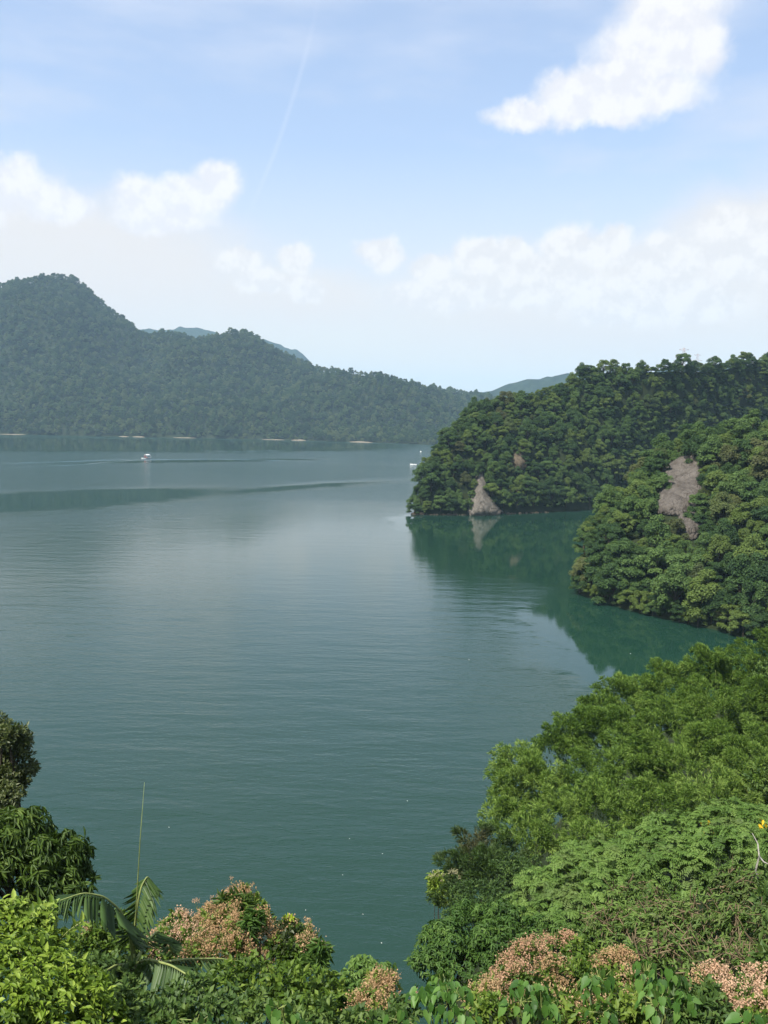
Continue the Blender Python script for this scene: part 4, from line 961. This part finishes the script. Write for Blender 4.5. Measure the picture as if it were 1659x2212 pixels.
for i, (lab, lobes, n) in enumerate(SAP):
    r = np.random.default_rng(410 + i); b = base_under(lobes, 0, .2); t = tag(empty('heart_leaved_sapling', b), 'heart-leaved green sapling ' + lab, 'sapling', 'heart-leaved saplings on the bank')
    P, O = [], []
    for q in range(n):
        c, rad = lobe3(*lobes[q % len(lobes)]); d = rdir(r, 1)[0]; d[2] = abs(d[2]) if d[2] < -.5 else d[2]; d[1] -= 0.25
        P.append(c + d * rad * r.uniform(.7, 1)); O.append(d)
    P = np.array(P); O = norm(np.array(O))
    D = O * 0.55 * [1, 1, .3] - UP * r.uniform(.5, 1.3, (n, 1)) + rdir(r, n) * 0.4; N = O * 0.8 + UP * 0.7 + rdir(r, n) * .25
    leaf_objs(t, b, 'leaf', HEART, P, D, N, r.uniform(.10, .20, n), r)
    m = max(2, n // 22) if i < 5 else 0
    if m: leaf_objs(t, b, 'folded_leaf', FOLD, P[:m] + [0, -.12, .05], rdir(r, m) * .3 - UP + [.15, 0, 0], rdir(r, m) - [0, 1, 0], r.uniform(.2, .3, m), r)
    wd = MB(); stems(wd, r, lobes, b, 0.03)
    for p, o in list(zip(P, O))[::2]: wd.tube([p - o * .18 - UP * .02, p], [.006, .004], 4, cap=False)
    wd.build('stem', M['rachis'], t, off=b)

OVAL = [leaf_mesh('lance', 0.48, M['bright'], v) for v in (0.15, 0.35, 0.5, 0.7, 0.9)]
BRI = [('filling the bottom frame corner', [(40, 2090, 10.5, 80, 60), (110, 2130, 10, 70, 54), (20, 2170, 9.6, 90, 60), (150, 2190, 9.4, 80, 50)], 280),
       ('with sprigs reaching toward the palm', [(60, 2010, 11.5, 50, 40), (95, 1990, 11.6, 22, 26), (10, 1985, 11.8, 40, 36), (110, 2050, 11, 36, 34)], 230),
       ('spreading along the bottom toward the weeds', [(190, 2150, 10.2, 46, 34), (215, 2200, 9.6, 46, 30), (180, 2110, 10.8, 30, 18)], 150)]
for i, (lab, lobes, n) in enumerate(BRI):
    t, b, subs, r = plant('bright_bush', 'bright yellow green leafy bush ' + lab, 'bush', 'bright bushes in the corner', lobes, lambda mb, r, s: rosettes(mb, r, *tips_on(r, s, 34, (0.55, 0.96)), 6, 0.10, 0.04, 0.4, 0.15), 'bright', 'bark', 0.04, 430 + i, 'foliage', 'stem', 16)
    P, O = tips_on(r, subs[1:], 60, (1.0, 1.06)); face = (O[:, 1] < 0.25) & (O[:, 2] > -0.3); P, O = P[face], O[face]; j = r.permutation(len(P))[:n]; P, O = P[j], O[j]; n = len(P)
    leaf_objs(t, b, 'leaf', OVAL, P, O * .6 + rdir(r, n) * .8 - UP * .15, O * .4 + UP * .8 + rdir(r, n) * .3, r.uniform(.07, .12, n), r)
for (px, py, d, tx, ty) in ((100, 2010, 11.2, 112, 1950), (55, 2030, 11.4, 70, 1968), (120, 2040, 11, 178, 1990), (20, 2000, 11.8, 30, 1940), (75, 1990, 11.6, 85, 1955)):
    r = np.random.default_rng(int(px)); p0 = at(px, py, d); p1 = at(tx, ty, d - .2); t = tag(empty('leafy_sprig', p0), {100: 'upright leafy sprig beside the drooping tree', 55: 'short leafy sprig left of the upright one', 120: 'leafy sprig pointing at the palm', 20: 'leafy sprig at the frame edge', 75: 'thin leafy sprig behind the upright one'}[px], 'plant', 'sprigs above the bright bush')
    MB().tube([p0, (p0 + p1) / 2 + [0, 0, .03], p1], [.012, .009, .005], 5).build('stem', M['rachis'], t, off=p0)
    u = np.linspace(.15, 1, 20); P = p0 + (p1 - p0) * u[:, None]; ax = norm(p1 - p0); a, bb = perp(ax[None]); th = np.arange(20) * 2.4
    D = np.cos(th)[:, None] * a + np.sin(th)[:, None] * bb + ax * .7
    leaf_objs(t, p0, 'leaf', OVAL, P, D, ax + UP * .5 + rdir(r, 20) * .2, r.uniform(.10, .15, 20), r)

# palm
PL = [leaf_mesh('lance', w, M['palm'], v) for w, v in ((.085, .25), (.10, .45), (.09, .6), (.10, .85))]
pb = at(286, 2085, 13.6); gz = float(ground_z(pb[0], pb[1])); pbase = np.array([pb[0], pb[1], gz])
palm = tag(empty('palm', pbase), 'young palm with arching fronds beside the bright bush', 'palm')
MB().tube([pbase - UP * .4, (pbase + pb) / 2 + [.06, 0, 0], pb], [.10, .085, .06], 8).build('trunk', M['bark'], palm, smooth=True, off=pbase)
FR = [([(288, 2085), (282, 2020), (262, 1968), (225, 1936), (180, 1928), (130, 1945)], (13.6, 13.0), 34, .62, (0, 0, -1)),
      ([(288, 2085), (290, 2020), (296, 1960), (305, 1915), (318, 1892), (330, 1905)], (13.6, 13.9), 36, .52, (.4, 0, -.8)),
      ([(286, 2085), (320, 2072), (370, 2085), (420, 2115), (465, 2165)], (13.6, 12.2), 34, .55, (-.1, 0, -1)),
      ([(288, 2085), (340, 2080), (400, 2072), (470, 2070), (530, 2078)], (13.6, 14.2), 30, .40, (0, 0, -1)),
      ([(284, 2085), (250, 2085), (215, 2105), (190, 2150)], (13.6, 12.8), 26, .5, (0, 0, -1)),
      ([(288, 2085), (320, 2030), (340, 2010), (362, 2030), (372, 2060)], (13.6, 15.0), 24, .45, (.2, 0, -1))]
for fi, (pp, (d0, d1), n, LL, hang) in enumerate(FR):
    r = np.random.default_rng(450 + fi); ctrl = np.array([at(px, py, d0 + (d1 - d0) * k / (len(pp) - 1)) for k, (px, py) in enumerate(pp)])
    u = np.linspace(0, len(pp) - 1, 40); pts = np.stack([np.interp(u, np.arange(len(pp)), ctrl[:, k]) for k in range(3)], 1)
    for _ in range(4): pts[1:-1] = (pts[:-2] + 2 * pts[1:-1] + pts[2:]) / 4
    fo = MB().tube(pts, np.linspace(.028, .006, 40), 6).build('frond', M['rachis'], palm, smooth=True, off=pbase)
    tn = norm(np.gradient(pts, axis=0)); idx = np.linspace(8, 39, n).astype(int)
    for sg in (-1, 1):
        P = pts[idx]; T = tn[idx]; S = norm(np.cross(T, UP + .01)) * sg; f = np.linspace(0, 1, n)[:, None]
        D = S * .55 + T * .45 + np.array(hang) * (.75 - .3 * f) + rdir(r, n) * .12
        if fi == 1: D = S * .6 + T * .15 + np.array([.05, 0, -.75]) + rdir(r, n) * .1
        L = LL * np.sin(np.clip(.25 + .75 * f[:, 0], 0, 1) * np.pi * .86) * r.uniform(.85, 1.1, n)
        leaf_objs(fo, pbase, 'leaflet', PL, P, D, norm(np.cross(D, T)) * sg * -1 + UP * .2, np.maximum(L, .12), r)
sp = [at(290, 2060, 13.5), at(296, 1930, 13.5), at(303, 1810, 13.5), at(312, 1690, 13.6)]
MB().tube(sp, [.013, .010, .007, .002], 6).build('spear_leaf', M['rachis'], palm, smooth=True, off=pbase)

# loose ground cover over the bare bank
r = np.random.default_rng(500); n = 26000
gx = r.uniform(-14, 26, n); gy = r.uniform(5, 48, n); P = np.stack([gx, gy, ground_z(gx, gy) + r.uniform(0, .55, n)], 1)
mb = MB(); leaves(mb, P, rdir(r, n) + UP * .2, UP + rdir(r, n) * .6, r.uniform(.14, .34, n), r.uniform(.07, .16, n), 'leaf', tint_of(r, P))
tag(mb.build('ground_cover', M['under']), 'low leafy ground cover on the steep bank', 'ground cover', kind='stuff')

r = np.random.default_rng(520); mb = MB()
edge = [(px, py, d, 70, 50) for px in range(1710, 2100, 75) for (py, d) in ((1480, 70), (1600, 60), (1700, 50), (1800, 32), (1880, 27), (1970, 21), (2060, 17), (2150, 13))]
edge += [(px, py, d, 70, 55) for px in range(-330, -60, 75) for (py, d) in ((1900, 22), (1990, 14), (2080, 12), (2170, 10))]
sprays(mb, r, *tips_on(r, sublobes(r, edge, 8), 9, (0.5, 1.0)), 5, 0.24, 0.11, 0.25, 0.8)
tag(mb.build('undergrowth', M['under']), 'green thicket running on along the bank beyond the bamboo and shrubs', 'undergrowth', kind='stuff')

# ------------------------------------------------------------------ boats, floats and pylons
def skin_person(name, parent_label, loc, rz, mat, joints, edges, radii, scale=1.0):
    me = bpy.data.meshes.new(name); me.from_pydata([Vector(j) * scale for j in joints], edges, []); me.materials.append(M[mat])
    o = link(name, me); o.location = loc; o.rotation_euler = (0, 0, rz)
    sk = o.modifiers.new('skin', 'SKIN'); sv = me.skin_vertices[0] if me.skin_vertices else None
    if sv is None:
        bpy.context.view_layer.objects.active = o
        bm = bmesh.new(); bm.from_mesh(me); bm.verts.layers.skin.verify(); bm.to_mesh(me); bm.free(); sv = me.skin_vertices[0]
    for k, rd in enumerate(radii): sv.data[k].radius = (rd * scale, rd * scale); sv.data[k].use_root = (k == 0)
    o.modifiers.new('smooth', 'SUBSURF').levels = 1; o.modifiers['smooth'].render_levels = 1
    return tag(o, parent_label, 'person')
SIT_J = [(0, 0, .12), (0, 0, .40), (0, .02, .62), (0, .03, .72), (0, .05, .92), (.2, .02, .58), (.27, .12, .33), (.2, .32, .25), (-.2, .02, .58), (-.27, .12, .33), (-.2, .32, .25),
         (.11, .02, .10), (.13, .42, .14), (.13, .46, -.28), (-.11, .02, .10), (-.13, .42, .14), (-.13, .46, -.28)]
SIT_E = [(0, 1), (1, 2), (2, 3), (3, 4), (2, 5), (5, 6), (6, 7), (2, 8), (8, 9), (9, 10), (0, 11), (11, 12), (12, 13), (0, 14), (14, 15), (15, 16)]
SIT_R = [.14, .14, .12, .06, .11, .065, .05, .04, .065, .05, .04, .09, .075, .05, .09, .075, .05]

def hull_mesh(L, W, H, n=15):
    V = []
    for i in range(n):
        u = i / (n - 1); w = W / 2 * (1 - max(0, (u - .45) / .55) ** 2.2); sheer = H + .28 * u * u * H
        keel = -.35 * H * (1 - max(0, (u - .7) / .3) ** 2)
        x = (u - .5) * L
        V += [(x, -w, sheer), (x, -w * .8, keel * .3), (x, 0, keel), (x, w * .8, keel * .3), (x, w, sheer), (x, w * .86, sheer - .03), (x, 0, sheer * .45), (x, -w * .86, sheer - .03)]
    q = [[i * 8 + j, i * 8 + (j + 1) % 8, i * 8 + 8 + (j + 1) % 8, i * 8 + 8 + j] for i in range(n - 1) for j in range(8)]
    return np.array(V), [np.array(q), np.array([list(range(8))[::-1]])]
# covered tour boat, seen nearly end-on
c = onz(319, 991); tb = tag(empty('tour_boat', c), 'small covered tour boat with white canopy crossing the far lake', 'boat'); tb.rotation_euler = (0, 0, R(66))
V, Fs = hull_mesh(8.4, 3.0, 0.9); MB().add(V, Fs).build('hull', M['metal'], tb)
roof = []; nn = 9
for x in (-3.2, -2.9, 1.2, 1.6):
    for k in range(nn):
        a = math.pi * k / (nn - 1); s = .93 if x in (-3.2, 1.6) else 1.0
        roof.append((x, -1.55 * math.cos(a) * s, 3.0 + 1.0 * math.sin(a) * s))
j = (np.arange(3)[:, None] * nn + np.arange(nn - 1)[None]).ravel()
ro = MB().add(roof, [np.stack([j, j + 1, j + nn + 1, j + nn], 1)]).build('canopy', M['white'], tb, smooth=True)
md = ro.modifiers.new('depth', 'SOLIDIFY'); md.thickness = .12
for x in (-3.0, -.9, 1.3):
    for y in (-1.35, 1.35): MB().tube([(x, y, .6), (x, y, 3.05)], .05, 6).build('post', M['white'], tb)
MB().box((-1.0, 0, 1.3), 3.0, .5, .12).box((-1.0, 0, .95), 2.8, .1, .6).build('bench', M['orange'], tb)
MB().box((-2.6, .95, 2.0), .08, 1.0, 1.5).build('red_panel', M['red'], tb)
MB().box((-3.6, 0, .95), .7, .6, 1.0).build('engine', M['dark'], tb)
MB().tube([(1.2, -1.5, 3.0), (1.4, -2.6, 2.0), (1.5, -3.3, 1.1)], .12, 6).build('stay_pole', M['metal'], tb)
mw = Matrix.Translation(Vector(c)) @ Matrix.Rotation(R(66), 4, 'Z')
skin_person('person', 'seated person in an orange life jacket under the white canopy', mw @ Vector((-1.8, -.35, 1.36)), R(66 + 90), 'orange', SIT_J, SIT_E, SIT_R)
c2 = onz(309.5, 990.5); V, Fs = hull_mesh(3.2, 1.2, .5); sk = tag(empty('skiff', c2), 'small white skiff left of the tour boat', 'boat'); MB().add(V, Fs).build('hull', M['white'], sk); MB().box((-.3, 0, .42), .3, .95, .06).build('seat', M['dark'], sk)
# open motor boat
c = onz(893, 1004); mo = tag(empty('motor_boat', c), 'open white motor boat drifting off the headland tip', 'boat'); mo.rotation_euler = (0, 0, R(176))
V, Fs = hull_mesh(6.0, 2.0, .62); MB().add(V, Fs).build('hull', M['white'], mo)
MB().box((-3.1, 0, .75), .4, .45, .95).box((-3.15, 0, .1), .2, .2, .8).build('outboard_motor', M['dark'], mo)
MB().box((-.1, 0, .62), .35, 1.6, .08).box((-2.0, 0, .62), .35, 1.5, .08).build('seats', M['metal'], mo)
mw = Matrix.Translation(Vector(c)) @ Matrix.Rotation(R(176), 4, 'Z')
skin_person('person', 'person in dark clothes seated at the stern of the white motor boat', mw @ Vector((-2.1, 0, .62)), R(86), 'navy', SIT_J, SIT_E, SIT_R, 1.15)
skin_person('person', 'person seated amidships in the white motor boat', mw @ Vector((-.1, 0, .62)), R(86), 'navy', SIT_J, SIT_E, SIT_R)

def lathe(prof, k=14):
    th = np.linspace(0, 2 * np.pi, k, endpoint=False); V = np.array([(r0 * math.cos(a), r0 * math.sin(a), z) for (r0, z) in prof for a in th]); n = len(prof)
    i = np.arange(n - 1)[:, None] * k; j = np.arange(k)[None]; j2 = (j + 1) % k
    return V, [np.stack([i + j, i + j2, i + k + j2, i + k + j], -1).reshape(-1, 4)]
def float_buoy(name, label, c, s, mat):
    t = tag(empty(name, c), label, 'buoy'); t.scale = (s, s, s)
    V, Fs = lathe([(.01, -.45), (.35, -.38), (.5, -.1), (.5, .15), (.42, .42), (.22, .58), (.1, .66), (.01, .68)]); MB().add(V, Fs).build('body', M[mat], t, smooth=True)
    V, Fs = lathe([(.1, .62), (.12, .7), (.08, .8), (.01, .82)], 8); MB().add(V, Fs).build('cap', M['dark'], t, smooth=True)
float_buoy('float_buoy', 'red float on the water beside the bamboo tip', onz(1268, 1556), 0.55, 'red')
float_buoy('float_buoy', 'tiny white float far off in the narrow inlet', onz(909, 976), 1.6, 'foam')
for i, (px, py, s, lab) in enumerate(((1362, 1412, .30, 'white foam scrap on the dark cove water'), (1013, 1425, .2, 'white scrap on the open lake left of the cove'), (824, 2037, .12, 'white scrap on the water above the shiny small tree'), (784, 1975, .12, 'pale yellow scrap on the near water'),
                                      (826, 1844, .14, 'pale scrap on the near water at the foot of the bamboo'), (755, 1812, .12, 'pale scrap on the middle near water'), (660, 1966, .10, 'pale scrap on the water right of the tall mound'), (365, 1787, .12, 'pale scrap on the water above the palm'), (740, 1890, .11, 'pale scrap in the middle of the near water'), (880, 1730, .14, 'pale scrap left of the leaning bamboo'))):
    c = onz(px, py); tag(boulder('floating_scrap', (c[0], c[1], .01), s * .32, M['foam'], 600 + i, .3), lab, 'debris', 'scraps floating on the lake')

# boat wakes: low swells in the water surface
def wake(label, pts, w, h):
    P = np.array([onz(*q) for q in pts]); u = np.linspace(0, len(P) - 1, 120); L = np.stack([np.interp(u, np.arange(len(P)), P[:, k]) for k in range(2)], 1)
    tn = norm(np.gradient(L, axis=0)); nm = np.stack([-tn[:, 1], tn[:, 0]], 1); V = []
    for k in range(120):
        f = math.sin(math.pi * k / 119) ** .5; hh = h * f * (1 + .8 * float(vnoise(k / 5, 0, 3)))
        for (o_, z) in ((-w, -.05), (-w * .45, hh * .6), (0, hh), (w * .45, hh * .6), (w, -.05)):
            V.append((L[k, 0] + nm[k, 0] * o_, L[k, 1] + nm[k, 1] * o_, z))
    j = (np.arange(119)[:, None] * 5 + np.arange(4)[None]).ravel()
    tag(link('wake', mesh('wake', V, [np.stack([j, j + 5, j + 6, j + 1], 1)], M['wake'], smooth=True)), label, 'wake', kind='stuff')
m, t = new_mat('wake_water'); b = t.node('ShaderNodeBsdfPrincipled'); b.inputs['Base Color'].default_value = (0.012, 0.05, 0.045, 1); b.inputs['IOR'].default_value = 1.333; b.inputs['Roughness'].default_value = 0.12
o = t.node('ShaderNodeOutputMaterial'); t.l.new(b.outputs[0], o.inputs[0]); M['wake'] = m
wake('long swell trailing from the tour boat', [(-80, 1013), (150, 1005), (300, 993), (480, 992), (690, 996)], 2.2, 0.30)
wake('second swell of the tour boat wake', [(-80, 1003), (120, 998), (310, 990.5)], 1.8, 0.25)
wake('faint swell near the far shore', [(380, 973), (520, 975), (640, 973)], 2.6, 0.25)

def pylon(label, px, py_top, d, H):
    top = at(px, py_top, d); b = top - UP * H; t = tag(empty('power_pylon', b), label, 'pylon', 'power pylons on the skyline'); mb = MB(); w0, w1 = H * .09, H * .012
    def leg(sx, sy, z): w = w0 + (w1 - w0) * z / H; return (sx * w, sy * w, z)
    for sx in (-1, 1):
        for sy in (-1, 1): MB().tube([leg(sx, sy, 0), leg(sx, sy, H)], H * .0022, 4).build('leg', M['pylon'], t)
    zs = np.linspace(0, H, 11)
    for a, b2 in zip(zs[:-1], zs[1:]):
        for s in (-1, 1):
            for (p, q) in ((leg(-1, s, a), leg(1, s, b2)), (leg(1, s, a), leg(-1, s, b2)), (leg(s, -1, a), leg(s, 1, b2)), (leg(s, 1, a), leg(s, -1, b2))): mb.tube([p, q], H * .0012, 3, cap=False)
    mb.build('lattice', M['pylon'], t)
    for z, hw in ((.96, .10), (.80, .15), (.66, .13)):
        MB().tube([(-hw * H, 0, z * H), (0, 0, z * H + .02 * H), (hw * H, 0, z * H)], H * .004, 4).tube([(-hw * H, 0, z * H), (0, 0, z * H - .03 * H), (hw * H, 0, z * H)], H * .0025, 4).build('cross_arm', M['pylon'], t)
pylon('faint power pylon standing above the headland skyline', 1478, 751, 1150, 62)
pylon('smaller fainter power pylon right of the first', 1507, 764, 1900, 70)

# ------------------------------------------------------------------ haze: one even body of air
HZ = (-11300, 11300, -450, 11300, -11, 580)
bm = bmesh.new(); bmesh.ops.create_cube(bm, size=1.0)
for v in bm.verts: v.co = Vector((HZ[0] if v.co.x < 0 else HZ[1], HZ[2] if v.co.y < 0 else HZ[3], HZ[4] if v.co.z < 0 else HZ[5]))
me = bpy.data.meshes.new('haze'); bm.to_mesh(me); bm.free()
hm, t = new_mat('haze_air'); pv = t.node('ShaderNodeVolumePrincipled'); pv.inputs['Color'].default_value = (0.54, 0.79, 1.0, 1); pv.inputs['Density'].default_value = 0.000105; pv.inputs['Anisotropy'].default_value = 0.0
o = t.node('ShaderNodeOutputMaterial'); t.l.new(pv.outputs[0], o.inputs['Volume']); me.materials.append(hm)
tag(link('haze', me), 'pale blue haze hanging over the lake', 'haze', kind='stuff')
